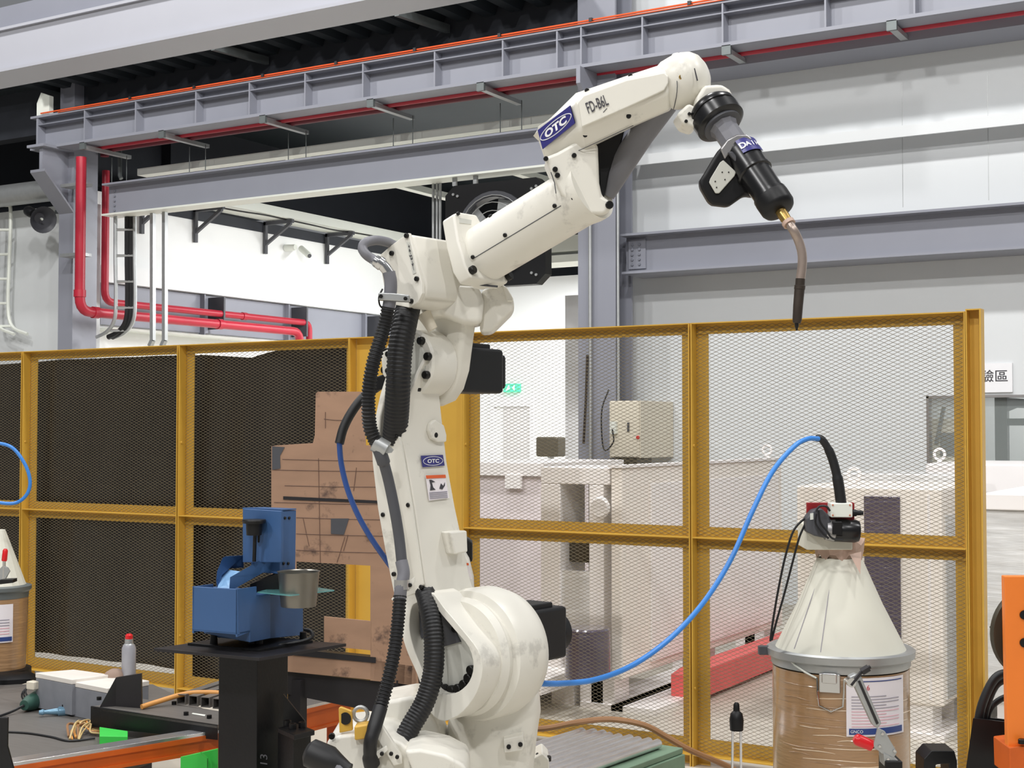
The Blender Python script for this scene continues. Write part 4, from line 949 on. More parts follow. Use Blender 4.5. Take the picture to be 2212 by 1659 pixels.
rp_('base_nose', [(872, 1622), (908, 1618), (962, 1630), (1000, 1650), (1010, 1665), (1012, 1800), (905, 1800), (890, 1665)], 3.36, fh*0.22, bevel=0.010)
# clamp bracket holding the hoses at the base
cb = rp_('hose_bracket', [(812, 1568), (822, 1562), (868, 1632), (870, 1650), (850, 1655), (805, 1580)], 3.40, fh*0.02, bevel=0.003)
mk('bracket_bar', G().prism([D(*p, 3.385) for p in ((784, 1641), (834, 1612), (838, 1622), (794, 1658), (788, 1655))], cf*0.012), 'robot', cb, bevel=0.002)
for x, y in ((794, 1648), (825, 1628), (845, 1628), (858, 1635)): bolt(cb, D(x, y, 3.383), -cf, 0.005)
# yellow jog bracket with lifting eye
yb_ = rp_('lifting_bracket', [(731, 1530), (736, 1527), (760, 1536), (762, 1578), (733, 1584)], 3.43, fh*0.012, m='yellow', bevel=0.003)
mk('bracket_hole', G().lathe([(0, 0.015), (0.002, 0.015)], D(746.5, 1552, 3.428), -fh*1+cr*-0.3, 20), 'hole', yb_)
rp_('lifting_bracket_foot', [(765, 1570), (795, 1565), (800, 1595), (766, 1600)], 3.40, fh*0.05, m='yellow', bevel=0.004)
rE = 0.017
mk('lifting_eye', G().tube([D(779, 1543, 3.45)+cr*(rE*1.02*math.cos(k*math.pi/12))+UP*(rE*1.05*math.sin(k*math.pi/12)) for k in range(25)], 0.0048, 10, cap=False), 'galv', rob)
# connector with grey cable
cn_ = mk('power_connector', G().lathe([(0, 0.02), (0.01, 0.034), (0.06, 0.036), (0.085, 0.026), (0.11, 0.017), (0.116, 0.017)], D(662, 1622, 3.33), cr*0.9-UP*0.35-fh*0.2, 20), 'rubber', rob)
mk('cable', G().tube(cat([D(712, 1640, 3.31), D(726, 1652, 3.30), D(740, 1680, 3.29), D(748, 1740, 3.29)], 4), 0.012, 12), 'grey_hose', cn_)
# ---- hoses
mk('main_hose', corr(cat([D(884, 655, 3.64), D(874, 700, 3.60), D(864, 760, 3.585), D(860, 830, 3.59), D(857, 890, 3.62), D(852, 950, 3.66)], 8), 0.033, 0.010, 0.002, 16), 'rubber', rob)
mk('main_hose', corr(cat([D(915, 1270, 3.66), D(924, 1300, 3.62), D(934, 1350, 3.585), D(938, 1400, 3.565), D(935, 1455, 3.555), D(918, 1515, 3.54), D(888, 1568, 3.52), D(868, 1606, 3.50)], 8), 0.027, 0.009, 0.0016, 16), 'rubber', rob)
HD = 3.52
mk('hose_loop', G().tube(cat([D(852, 530, 3.66), D(836, 523, 3.62), D(812, 519, 3.58), D(790, 524, 3.55), D(783, 536, 3.54), D(790, 549, 3.53), D(805, 560, 3.53), D(822, 569, 3.52)], 6), 0.0125, 14), 'grey_hose', rob)
cm = mk('hose_coupling', G().tube(cat([D(812, 563, 3.525), D(822, 569, 3.52), D(832, 578, 3.52), D(842, 592, 3.52)], 5), 0.0145, 14), 'chrome', rob)
mk('hose_clip', G().lathe([(-0.006, 0.0175), (0.006, 0.0175)], D(822, 569, 3.52), D(832, 578, HD)-D(812, 563, HD), 16), 'chrome', cm)
mk('clip_tab', G().prism([D(*p, 3.52) for p in ((800, 567), (812, 563), (818, 575), (806, 576))], cf*0.02), 'galv', cm)
mk('cable_hose', G().tube(cat([D(840, 588, HD), D(844, 610, HD), D(843, 640, HD), D(839, 668, HD)], 6), 0.0165, 14), 'grey_hose', rob)
cb1 = mk('hose_clamp', G().prism([D(*p, HD-0.022) for p in ((817, 632), (850, 633), (884, 637), (884, 652), (850, 650), (817, 648))], cf*0.04), 'galv', rob, bevel=0.003)
for x, y in ((823, 640), (876, 645)): bolt(cb1, D(x, y, HD-0.024), -cf, 0.005)
mk('earth_lead', G().tube(cat([D(826, 625, HD), D(819, 640, HD-0.02), D(820, 658, HD-0.01), D(829, 668, HD)], 5), 0.0025, 6), 'rubber', rob)
mk('cable_hose', corr(cat([D(839, 664, HD), D(831, 705, HD), D(818, 745, HD-0.01), D(805, 790, HD-0.02), D(797, 840, HD-0.02), D(796, 885, HD-0.02), D(800, 925, HD-0.01), D(812, 955, HD)], 8), 0.0185, 0.009, 0.0028, 14), 'rubber', rob)
cb2 = mk('hose_clamp', G().tube([D(808, 956, HD), D(836, 972, HD)], 0.022, 14), 'galv', rob, bevel=0.002)
mk('clamp_tab', G().prism([D(*p, HD-0.01) for p in ((832, 955), (850, 972), (846, 978), (828, 980), (822, 965))], cf*0.01), 'galv', cb2)
mk('cable_hose', G().tube(cat([D(812, 953, HD), D(824, 985, HD), D(832, 1010, HD+0.01), D(842, 1050, HD+0.02), D(854, 1110, HD+0.02), D(862, 1160, HD+0.02), D(868, 1215, HD+0.01)], 8), [0.017]*14+[0.014]*35, 14), 'dgrey', rob)
mk('cable_hose', G().tube(cat([D(867, 1212, HD+0.01), D(872, 1240, HD), D(866, 1270, HD-0.01), D(864, 1292, HD-0.01)], 6), 0.016, 14), 'grey_hose', rob)
cb3 = mk('hose_clamp', G().lathe([(-0.012, 0.0195), (0.012, 0.0195)], D(868, 1262, HD-0.005), UP, 18), 'chrome', rob)
mk('clamp_tab', G().prism([D(*p, HD-0.005) for p in ((880, 1258), (896, 1246), (896, 1255), (888, 1275), (878, 1278))], cf*0.01), 'robot', cb3, bevel=0.001)
bolt(cb3, D(886, 1264, HD-0.007), -cf, 0.005)
mk('cable_hose', corr(cat([D(864, 1288, HD-0.01), D(860, 1340, HD-0.03), D(853, 1400, HD-0.05), D(842, 1455, HD-0.07), D(826, 1515, HD-0.09), D(812, 1560, HD-0.12)], 8), 0.0175, 0.009, 0.0028, 14), 'rubber', rob)
mk('hose_boot', G().tube(cat([D(822, 1528, HD-0.10), D(808, 1575, HD-0.13), D(800, 1605, HD-0.14), D(800, 1635, HD-0.13), D(806, 1665, HD-0.12), D(808, 1700, HD-0.12)], 5), [0.018]*6+[0.017]*5+[0.0165]*4+[0.02]*4+[0.012]*7, 14), 'rubber', rob)
mk('torch_cable_sleeve', G().tube(cat([D(842, 818, 3.74), D(815, 836, 3.74), D(785, 858, 3.73), D(760, 890, 3.72), D(742, 925, 3.71), D(733, 958, 3.70)], 6), 0.0125, 12), 'rubber', rob)
bg = rp_('sleeve_connector', [(809, 815), (828, 808), (840, 822), (832, 838), (812, 845)], 3.71, fh*0.04, m='black', bevel=0.004)
mk('wire_liner', G().tube(cat([D(733, 955, 3.70), D(737, 1000, 3.70), D(750, 1055, 3.70), D(772, 1110, 3.70), D(800, 1160, 3.71), D(838, 1215, 3.74), D(860, 1245, 3.80)], 6), 0.0075, 10), 'bluecable_dark', rob)
# rear amplifier box seen behind the lower arm
rk = rp_('rear_cover', [(978, 1165), (995, 1180), (1012, 1210), (1022, 1250), (1024, 1300), (990, 1300), (985, 1230)], 3.86, fh*0.08, bevel=0.012)
rp_('rear_gearbox', [(990, 1160), (1010, 1162), (1020, 1172), (1020, 1215), (1000, 1212), (988, 1180)], 3.96, fh*0.06, m='black', bevel=0.006)
mk('warning_label', G().prism([D(*p, 3.858) for p in ((1000, 1218), (1012, 1217), (1020, 1250), (1008, 1252))], cf*-0.001), 'paper', rk)
mk('label_header', G().prism([D(*p, 3.8575) for p in ((1000, 1217), (1012, 1216), (1013, 1221), (1001, 1222))], cf*-0.001), 'warnorange', rk)
# ================================================================== WELDING TORCH
tO = D(1534, 232, 3.275); tA = (D(1690, 462, 3.10)-tO).normalized()
TL = lambda t: tO+tA*t
tq = empty('welding_torch', TL(0.1), 'black welding torch with bent steel neck on the robot wrist', 'welding torch')
mk('wrist_ring', G().lathe([(0.0, 0.050), (0.01, 0.058), (0.02, 0.058), (0.022, 0.055), (0.027, 0.055), (0.029, 0.060), (0.054, 0.059), (0.06, 0.050)], tO, tA, 44), 'black_gloss', tq)
mk('mount_flange', G().lathe([(0.058, 0.046), (0.066, 0.046), (0.068, 0.040)], tO, tA, 40), 'dgrey', tq)
mk('mount_neck', G().lathe([(0.066, 0.036), (0.08, 0.030), (0.13, 0.030)], tO, tA, 10), 'grey_hose', tq, smooth=20)
mk('adapter_plate', G().prism([D(*p, 3.165) for p in ((1556, 322), (1570, 302), (1592, 290), (1614, 290), (1626, 300), (1612, 312), (1585, 320), (1566, 345))], cf*0.05), 'alu', tq, bevel=0.004)
bd_ = mk('body', G().lathe([(0.135, 0.036), (0.145, 0.042), (0.16, 0.043), (0.2, 0.040), (0.215, 0.0395), (0.217, 0.042), (0.223, 0.042), (0.225, 0.0375), (0.29, 0.036), (0.292, 0.0395), (0.30, 0.0395)], tO, tA, 36), 'black_gloss', tq)
mk('nose_cap', G().lathe([(0.296, 0.036), (0.300, 0.040), (0.328, 0.0395), (0.336, 0.036), (0.341, 0.028), (0.342, 0.012)], tO, tA, 36), 'black', tq)
hb = mk('handle_bracket', G().prism([D(*p, 3.17) for p in ((1556, 318), (1542, 340), (1522, 374), (1513, 388), (1512, 402), (1533, 438), (1541, 442), (1575, 446), (1609, 422), (1630, 425), (1640, 415), (1612, 360), (1590, 325))], cf*0.035), 'black', tq, bevel=0.008, seg=3)
wp = mk('cover_plate', G().prism([D(*p, 3.168) for p in ((1555, 351), (1562, 346), (1590, 372), (1586, 381), (1553, 418), (1545, 418), (1531, 394), (1534, 386))], cf*-0.004), 'robot_grey', hb, bevel=0.002)
for x, y in ((1560, 372), (1545, 392), (1566, 388), (1574, 372), (1548, 405)): bolt(wp, D(x, y, 3.1637), -cf, 0.0016, m='hole', name='screw')
mk('clamp_bar', G().prism([D(*p, 3.155) for p in ((1572, 328), (1582, 326), (1610, 358), (1612, 366), (1602, 366))], cf*0.02), 'dgrey', tq, bevel=0.003)
mk('trigger_tab', G().tube([D(1634, 418, 3.13), D(1635, 435, 3.13), D(1634, 444, 3.13)], [0.005, 0.0055, 0.004], 10), 'black', tq)
# maker's sticker on the torch body
tu = (cr-tA*cr.dot(tA)).normalized(); tv = tA.cross(tu)
if tv.dot(cf) > 0: tv = -tv
def bsurf(t, a, off=0.0): return TL(t)+(tv*math.cos(a)+tu*math.sin(a))*(0.0425+off)
rings = [[bsurf(t, a, 0.0005) for t in (0.148, 0.187)]+[bsurf(t, a, 0.0015) for t in (0.187, 0.148)] for a in [-0.42+i*0.17 for i in range(9)]]
stk = mk('maker_sticker', G().loft(rings), 'logoblue', tq)
for i, ch in enumerate('DAIH'):
    a = -0.22+i*0.29; nrm = tv*math.cos(a)+tu*math.sin(a)
    text(stk, ch, bsurf(0.168, a, 0.0022), tu*math.cos(a)-tv*math.sin(a), -tA, 0.017 if i == 0 else 0.013, 'logowhite', bold=0.03)
mk('brass_collar', G().tube([TL(0.336), TL(0.36), TL(0.385)], [0.0125, 0.0125, 0.0105], 18), 'brass', tq)
mk('clamp_ring', G().lathe([(0, 0.0145), (0.009, 0.0145)], TL(0.374), tA, 18), 'tape', tq)
nk_ = cat([TL(0.37), TL(0.40), D(1725, 520, 3.076), D(1732, 545, 3.074), D(1733, 570, 3.073), D(1729, 605, 3.072)], 6)
mk('swan_neck', G().tube(nk_, 0.0102, 18), 'torchsteel', tq)
mk('gas_nozzle', G().tube([D(1729, 602, 3.072), D(1728, 616, 3.072), D(1728, 617, 3.072), D(1727, 625, 3.072), D(1727, 626, 3.072), D(1724, 660, 3.07), D(1722, 690, 3.07), D(1721, 698, 3.07)], [0.0105, 0.0105, 0.012, 0.012, 0.0112, 0.0108, 0.0102, 0.0085], 18), 'sootsteel', tq)
mk('contact_tip', G().tube([D(1721, 697, 3.07), D(1721, 706, 3.07), D(1721, 714, 3.07)], [0.005, 0.004, 0.0015], 10), 'black', tq)
# ================================================================== RIGHT: wire drum with cone and feeder
DC = D(1815, 1400, 4.98); DR = 0.238
dr = empty('wire_drum', V((DC.x, DC.y, 0)), 'brown cardboard wire drum wrapped in film under the pale cone', 'drum')
zr = DC.z
mk('barrel', G().lathe([(0.0, DR*0.98), (0.03, DR), (zr-0.08, DR), (zr-0.06, DR)], V((DC.x, DC.y, 0)), UP, 56), 'kraft', dr)
mk('rim_ring', G().lathe([(zr-0.055, DR*1.008), (zr-0.05, DR*1.02), (zr-0.03, DR*1.02), (zr-0.022, DR*1.08), (zr+0.002, DR*1.09), (zr+0.008, DR*1.05), (zr+0.004, DR*0.96)], V((DC.x, DC.y, 0)), UP, 56), 'galv', dr)
mk('lid', G().lathe([(zr-0.02, DR*0.98), (zr+0.003, DR*0.98)], V((DC.x, DC.y, 0)), UP, 48), 'offwhite', dr)
toC = (V((CP.x, CP.y, 0))-V((DC.x, DC.y, 0))).normalized(); tang = UP.cross(toC).normalized()
if tang.dot(cr) < 0: tang = -tang
def dpos(u, z, off=0.002, R=DR, C=DC):  # u = angle from the side that faces the camera, positive to the right
    d = toC*math.cos(u)+tang*math.sin(u); return V((C.x, C.y, 0))+d*(R+off)+UP*z, d
def drum_u(px): return math.asin(max(-1, min(1, (px-1815)/144.0)))
def zpx(py, d=4.73): return CAMH-(py-929.5)/F*d
def band(px0, px1, z0, z1, off, m, name, parent, n=8, th=0.001, R=DR, C=DC, uf=drum_u):
    u0, u1 = uf(px0), uf(px1); rings = []
    for i in range(n+1):
        u = u0+(u1-u0)*i/n; a, d = dpos(u, z0, off, R, C); b, _ = dpos(u, z1, off, R, C)
        rings.append([a, a+d*th, b+d*th, b])
    return mk(name, G().loft(rings), m, parent)
lab = band(1826, 1940, zpx(1591), zpx(1466), 0.003, 'paper', 'label', dr)
band(1831, 1936, zpx(1587), zpx(1574), 0.0045, 'printblue', 'label_footer', lab)
band(1831, 1936, zpx(1474), zpx(1472), 0.0045, 'printblue', 'label_header_line', lab)
for i in range(11):
    y = 1505+i*6.4; band(1836, 1930 if i % 3 else 1905, zpx(y+1.2), zpx(y), 0.0045, 'printpink' if i > 4 else 'printpale', 'text_line', lab)
p, d = dpos(drum_u(1846), zpx(1580), 0.0062); text(lab, 'GNCO', p, d.cross(UP)*-1, UP, 0.010, 'logowhite')
p, d = dpos(drum_u(1869), zpx(1486), 0.006); text(lab, '6', p, d.cross(UP)*-1, UP, 0.018, 'printred')
# drum latch: plate, strap pair and wire bail
p, d = dpos(drum_u(1794), zpx(1478), 0.0)
rt_ = d.cross(UP)*-1
lt = mk('latch_plate', G().box(p+d*0.006, (0.036, 0.006, 0.032), (rt_, d, UP)), 'chrome', dr, bevel=0.004)
mk('latch_hook', G().box(p+d*0.012+UP*0.018, (0.026, 0.008, 0.018), (rt_, d, UP)), 'chrome', lt, bevel=0.005)
bl = [dpos(drum_u(a), zpx(b), 0.006)[0] for a, b in ((1769, 1468), (1770, 1500), (1773, 1528), (1796, 1539), (1819, 1527), (1821, 1500), (1822, 1468))]
mk('wire_bail', G().tube(bl, 0.0032, 6), 'chrome', dr)
mk('strap', G().tube([dpos(drum_u(a), zpx(b), 0.006)[0] for a, b in ((1705, 1432), (1725, 1447), (1745, 1459), (1768, 1469))], 0.0035, 6), 'offwhite', dr)
mk('strap', G().tube([dpos(drum_u(a), zpx(b), 0.006)[0] for a, b in ((1822, 1469), (1838, 1461), (1856, 1454))], 0.0035, 6), 'offwhite', dr)
lk = onZ(1650, 1396, zr)
mk('ring_lever', G().box(V((DC.x, DC.y, zr-0.01))-cr*(DR*1.13)+fh*0.02, (0.02, 0.014, 0.016), (cr, fh, UP)), 'dgrey', dr, bevel=0.004)
# stretch film folds: raised streaks on the barrel, alternate ones pale as painted glints
random.seed(3)
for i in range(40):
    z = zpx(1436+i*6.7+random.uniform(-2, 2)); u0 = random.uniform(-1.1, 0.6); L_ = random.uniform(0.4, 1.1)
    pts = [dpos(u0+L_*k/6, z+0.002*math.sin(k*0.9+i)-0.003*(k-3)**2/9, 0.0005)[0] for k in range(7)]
    mk('film_fold', G().tube(pts, [0.0008, 0.0018, 0.002, 0.0016, 0.002, 0.0014, 0.0006], 5), 'filmfold_glint' if i % 2 else 'kraft', dr)
# cone hood
cz0, cz1 = zr+0.004, zpx(1205, 4.98)
cn = empty('cone_hood', V((DC.x, DC.y, zr)), 'pale card cone hood standing on the wire drum', 'hood')
mk('cone', G().lathe([(cz0, DR*0.955), (cz0+0.012, DR*0.93), (cz0+(cz1-cz0)*0.5, DR*0.62), (cz1, DR*0.33), (cz1+0.002, DR*0.30)], V((DC.x, DC.y, 0)), UP, 64), 'conecard', cn, smooth=50)
for u, m_ in ((-0.30, 'printpale'), (-0.78, 'printpale')):
    d = toC*math.cos(u)+tang*math.sin(u); b = V((DC.x, DC.y, 0))
    mk('seam', G().tube([b+d*(DR*0.932)+UP*(cz0+0.012), b+d*(DR*0.30)+UP*cz1], 0.0013, 5), m_, cn)
tp = V((DC.x, DC.y, cz1))
ct = []
for k in range(22):
    a = 2*math.pi*k/22; r1 = DR*(0.31 if k % 2 else 0.37); ct.append((a, r1))
rings = [[V((DC.x+math.cos(a)*DR*0.33, DC.y+math.sin(a)*DR*0.33, cz1-0.004+(0.018 if k % 3 else -0.012))) for k, (a, r1) in enumerate(ct)],
         [V((DC.x+math.cos(a)*r1, DC.y+math.sin(a)*r1, cz1+0.03+0.008*math.sin(k*2.1))) for k, (a, r1) in enumerate(ct)],
         [V((DC.x+math.cos(a)*DR*0.37*(1.0+0.1*math.sin(k*3)), DC.y+math.sin(a)*DR*0.37, cz1+0.06+0.012*math.sin(k*1.7))) for k, (a, r1) in enumerate(ct)]]
mk('tape_wrap', G().loft(rings), 'tape', cn, smooth=20)
mk('flap', G().prism([tp+tang*0.075+toC*0.075+UP*0.03, tp+tang*0.035+toC*0.095+UP*0.02, tp+tang*0.07+toC*0.12-UP*0.045], toC*0.003), 'tape', cn)
# feeder unit on the cone
FD = 4.95
fu = empty('wire_feeder', D(1790, 1185, FD), 'small wire feeder with black motor mounted on top of the cone', 'wire feeder')
Q = lambda px, py, dd=0: D(px, py, FD+dd)
def fbox(name, x0, y0, x1, y1, d0, d1, m, parent=fu, bevel=0.004):
    return mk(name, G().prism([Q(x0, y0, d0), Q(x1, y0, d0), Q(x1, y1, d0), Q(x0, y1, d0)], cf*(d1-d0)), m, parent, bevel=bevel)
fbox('mount_block', 1742, 1135, 1842, 1188, -0.05, 0.10, 'conecard')
fbox('back_plate', 1743, 1086, 1846, 1150, -0.05, -0.035, 'machinered', bevel=0.002)
fbox('connector_box', 1795, 1087, 1842, 1118, -0.105, -0.05, 'offwhite')
for x, y in ((1799, 1091), (1836, 1091), (1799, 1113), (1836, 1113)):
    bolt(fu, Q(x, y, -0.106), -cf, 0.003, m='copperdot')
gb = mk('gear_case', G().prism([Q(*p_, -0.10) for p_ in ((1743, 1120), (1756, 1103), (1775, 1098), (1790, 1112), (1797, 1130), (1797, 1160), (1788, 1164), (1760, 1158), (1743, 1150))], cf*0.06), 'dgrey', fu, bevel=0.006)
mk('type_plate', G().prism([Q(*p_, -0.101) for p_ in ((1750, 1109), (1757, 1108), (1757, 1122), (1750, 1123))], cf*-0.001), 'offwhite', gb)
mk('collar', G().lathe([(0, 0.036), (0.03, 0.040)], Q(1783, 1144, -0.075), cr*1+UP*-0.1, 20), 'alu', fu)
mk('motor', G().lathe([(0, 0.037), (0.004, 0.040), (0.075, 0.040), (0.088, 0.036), (0.092, 0.02)], Q(1800, 1145, -0.075), cr*1+UP*-0.05, 24), 'black_gloss', fu)
mk('terminal_box', G().prism([Q(*p_, -0.122) for p_ in ((1799, 1127), (1820, 1127), (1820, 1155), (1799, 1155))], cf*0.02), 'black', fu, bevel=0.003)
mk('plug_body', G().lathe([(0, 0.012), (0.012, 0.012), (0.012, 0.009), (0.03, 0.009), (0.03, 0.0075), (0.036, 0.0075)], Q(1842, 1108, -0.075), cr, 16), 'black', fu)
for pts in ([(1762, 1105), (1770, 1094), (1785, 1094), (1793, 1104)], [(1764, 1110), (1762, 1130), (1775, 1150), (1790, 1163)], [(1768, 1102), (1772, 1128), (1786, 1147), (1798, 1163), (1820, 1166)]):
    mk('cable', G().tube(cat([Q(a, b, -0.125) for a, b in pts], 5), 0.0038, 6), 'rubber', fu)
for pts in ([(1742, 1116), (1715, 1145), (1697, 1200), (1682, 1270), (1670, 1340), (1664, 1385)], [(1743, 1125), (1727, 1160), (1712, 1215), (1695, 1280), (1678, 1340), (1667, 1383)]):
    mk('supply_cable', G().tube(cat([Q(a, b, -0.06) for a, b in pts], 5), 0.0042, 6), 'rubber', fu)
# blue wire conduit from robot to feeder
dep = lambda px: 3.95+(FD-0.08-3.95)*min(1, max(0, (px-1160)/640))
bp = [(1100, 1470), (1160, 1476), (1220, 1476), (1290, 1467), (1370, 1435), (1450, 1377), (1520, 1301), (1578, 1210), (1625, 1105), (1668, 1020), (1715, 965), (1745, 948), (1768, 948)]
wcn = empty('wire_conduit', D(1400, 1420, 4.3), 'bright blue wire conduit arching from the robot to the feeder', 'conduit')
mk('blue_liner', G().tube(cat([D(a, b, dep(a)) for a, b in bp], 6), 0.0085, 10), 'bluecable', wcn)
mk('black_sleeve', G().tube(cat([D(a, b, FD-0.08) for a, b in ((1762, 946), (1776, 950), (1793, 978), (1805, 1015), (1812, 1050), (1817, 1088))], 6), [0.011]+[0.0135]*10+[0.016]*10+[0.019]*9+[0.019], 10), 'rubber', wcn)
# toggle clamp in front of the drum
TD = 4.15
tc_ = empty('toggle_clamp', D(1935, 1640, TD), 'steel toggle clamp with red grip in front of the right drum', 'clamp')
T = lambda px, py, dd=0: D(px, py, TD+dd)
mk('arm', G().prism([T(*p_) for p_ in ((1834, 1463), (1848, 1456), (1862, 1462), (1865, 1472), (1905, 1563), (1896, 1574), (1886, 1568), (1846, 1482))], cf*0.03), 'galv', tc_, bevel=0.004)
mk('arm_groove', G().prism([T(*p_, -0.001) for p_ in ((1853, 1472), (1858, 1470), (1898, 1562), (1893, 1565))], cf*-0.002), 'darksteel', tc_)
mk('spindle', G().tube([T(1838, 1480), T(1860, 1452), T(1880, 1440)], 0.006, 8), 'darksteel', tc_)
mk('spindle_nut', G().lathe([(-0.012, 0.012), (0.012, 0.012)], T(1869, 1447), T(1880, 1440)-T(1860, 1452), 6), 'darksteel', tc_)
mk('pivot_ring', G().lathe([(0, 0.014), (0.03, 0.014)], T(1840, 1475, -0.004), cf, 14), 'chrome', tc_)
mk('side_plate', G().prism([T(*p_, -0.006) for p_ in ((1896, 1572), (1912, 1580), (1938, 1625), (1930, 1640), (1905, 1628), (1886, 1612), (1892, 1590))], cf*0.008), 'galv', tc_, bevel=0.002)
mk('side_plate', G().prism([T(*p_, 0.03) for p_ in ((1896, 1572), (1912, 1580), (1938, 1625), (1930, 1640), (1905, 1628), (1886, 1612), (1892, 1590))], cf*0.008), 'galv', tc_, bevel=0.002)
mk('grip', G().lathe([(0, 0.010), (0.004, 0.017), (0.05, 0.018), (0.056, 0.016), (0.062, 0.009)], T(1886, 1612, 0.01), T(1846, 1595)-T(1886, 1612), 16), 'plasticred', tc_)
mk('lever', G().tube([T(1888, 1612, 0.01), T(1915, 1622, 0.01)], 0.008, 8), 'galv', tc_)
mk('base_block', G().prism([T(*p_, -0.01) for p_ in ((1908, 1625), (1936, 1640), (1948, 1648), (1948, 1665), (1912, 1665))], cf*0.06), 'galv', tc_, bevel=0.003)
for x, y in ((1906, 1585), (1900, 1612), (1932, 1622), (1918, 1640)):
    bolt(tc_, T(x, y, -0.008), -cf, 0.005, m='chrome', name='rivet')
b0 = D(1930, 1650, TD)
mk('fixture_post', G().prism([D(1913, 1645, TD-0.02), D(1950, 1645, TD-0.02), D(1950, 1700, TD-0.02), D(1913, 1700, TD-0.02)], cf*0.08), 'black', label='black fixture post that carries the right toggle clamp', cat='post', bevel=0.003)
mk('angle_stop', G().prism([D(*p_, 4.6) for p_ in ((1996, 1640), (2012, 1622), (2062, 1622), (2068, 1645), (2068, 1690), (2052, 1690), (2050, 1650), (2022, 1652), (2020, 1690), (1996, 1690))], cf*0.1), 'blacksteel', label='black steel stop block low beside the end post', cat='block', bevel=0.003)
# twin pin fixture tool
tt = empty('pin_gauge', D(1591, 1659, 4.7), 'black headed gauge on two thin steel rods before the fence', 'gauge')
mk('head', G().lathe([(-0.035, 0.022), (0.0, 0.024), (0.022, 0.020), (0.03, 0.011), (0.052, 0.010), (0.058, 0.006)], D(1591, 1555, 4.7), UP, 16), 'black', tt)
for x, y in ((1583, 1560), (1600, 1560)):
    mk('rod', G().tube([D(x, y, 4.7), D(x-2 if x < 1590 else x+1, 1720, 4.7)], 0.0045, 8), 'brightsteel', tt)
# positioner plate on the right edge
op = empty('positioner_stand', D(2190, 1640, 4.2), 'orange positioner plate at the right picture edge', 'positioner')
O = lambda px, py, dd=0: D(px, py, 4.2+dd)
mk('plate', G().prism([O(*p_) for p_ in ((2170, 1245), (2300, 1245), (2300, 1660), (2178, 1640))], cf*0.03), 'orangeplate', op, bevel=0.003)
for y in (1328, 1388):
    mk('counterbore', G().lathe([(0, 0.014), (0.006, 0.014), (0.006, 0.009)], O(2212, y, 0.001), -cf, 16), 'black', op)
mk('foot', G().prism([O(*p_, -0.02) for p_ in ((2180, 1615), (2300, 1600), (2300, 1680), (2182, 1680))], cf*0.14), 'orangepaint', op, bevel=0.004)
bolt(op, O(2208, 1603, -0.02), UP, 0.012)
dd = O(2200, 1362, 0.14)
mk('faceplate', G().lathe([(0, 0.146), (0.012, 0.149), (0.024, 0.146)], O(2234, 1365, 0.10), -cf*1+cr*0.15, 48), 'oliveplate', op)
for y in (1355,):
    for x in (2141, 2168):
        bolt(op, O(x, y, 0.08), -cf, 0.0045, m='hole', name='tapped_hole')
for i, pts in enumerate(([(2110, 1580), (2122, 1520), (2150, 1465), (2185, 1455), (2230, 1470)], [(2120, 1580), (2130, 1530), (2150, 1482), (2178, 1464)], [(2125, 1580), (2140, 1530), (2175, 1505), (2230, 1500)])):
    mk('power_cable', G().tube(cat([D(a, b, 4.45+0.03*i) for a, b in pts], 6), 0.014-0.002*i, 10), 'rubber', label=('thickest black cable rising left of the orange plate', 'middle black cable curving behind the orange plate', 'lowest black cable entering behind the orange plate')[i], cat='cable')
bt = empty('cable_bin', D(2130, 1659, 4.4), 'black square tube that holds the cables by the orange plate', 'tube')
B_ = lambda px, py, dd=0: D(px, py, 4.4+dd)
mk('tube_wall', G().prism([B_(*p_) for p_ in ((2106, 1552), (2176, 1560), (2180, 1700), (2085, 1700))], cf*0.01), 'black', bt)
mk('tube_wall', G().prism([B_(*p_, 0.1) for p_ in ((2112, 1548), (2174, 1555), (2180, 1700), (2090, 1700))], cf*0.01), 'black', bt)
mk('tube_wall', G().prism([B_(2176, 1560), B_(2174, 1555, 0.11), B_(2180, 1700, 0.11), B_(2180, 1700)], cr*0.006), 'black', bt)
mk('tube_wall', G().prism([B_(2106, 1552), B_(2112, 1548, 0.11), B_(2090, 1700, 0.11), B_(2085, 1700)], cr*-0.006), 'black', bt)
# steel rods on green pallet
rz = 0.30
r0 = 0.019
ra, rl, rn = onZ(1436, 1606, rz), onZ(1296, 1566, rz), onZ(1262, 1668, rz)
dirr = (ra-rn).normalized(); perp = UP.cross(dirr)
if perp.dot(cf) < 0: perp = -perp
wid = (rl-ra).dot(perp)
pal = empty('green_pallet', V((ra.x, ra.y, 0)), 'green wooden pallet under the steel rods right of the robot', 'pallet')
def obox(c, L, W, H, d=dirr):
    return G().box(c, (L/2, W/2, H/2), (d, UP.cross(d), UP))
pz = rz-r0
cpal = ra-dirr*0.42+perp*(wid/2)
mk('deck_sheet', obox(V((cpal.x, cpal.y, pz-0.012)), 0.95, wid+0.10, 0.022), 'palletgreen', pal, bevel=0.003)
for w in (-0.03, wid/2, wid+0.03):
    c = ra-dirr*0.42+perp*w
    mk('runner', obox(V((c.x, c.y, pz-0.068)), 0.95, 0.06, 0.088), 'palletgreen', pal, bevel=0.004)
for q in (0.02, -0.42, -0.84):
    c = ra+dirr*q+perp*(wid/2)
    mk('bottom_board', obox(V((c.x, c.y, pz-0.124)), 0.12, wid+0.12, 0.022), 'palletgreen', pal, bevel=0.003)
    for w in (0.0, wid):
        c2_ = ra+dirr*q+perp*w; mk('foot_block', obox(V((c2_.x, c2_.y, (pz-0.136)/2)), 0.1, 0.08, pz-0.136), 'palletgreen', pal)
first = None
nrod = int(wid/(2*r0+0.006))+1
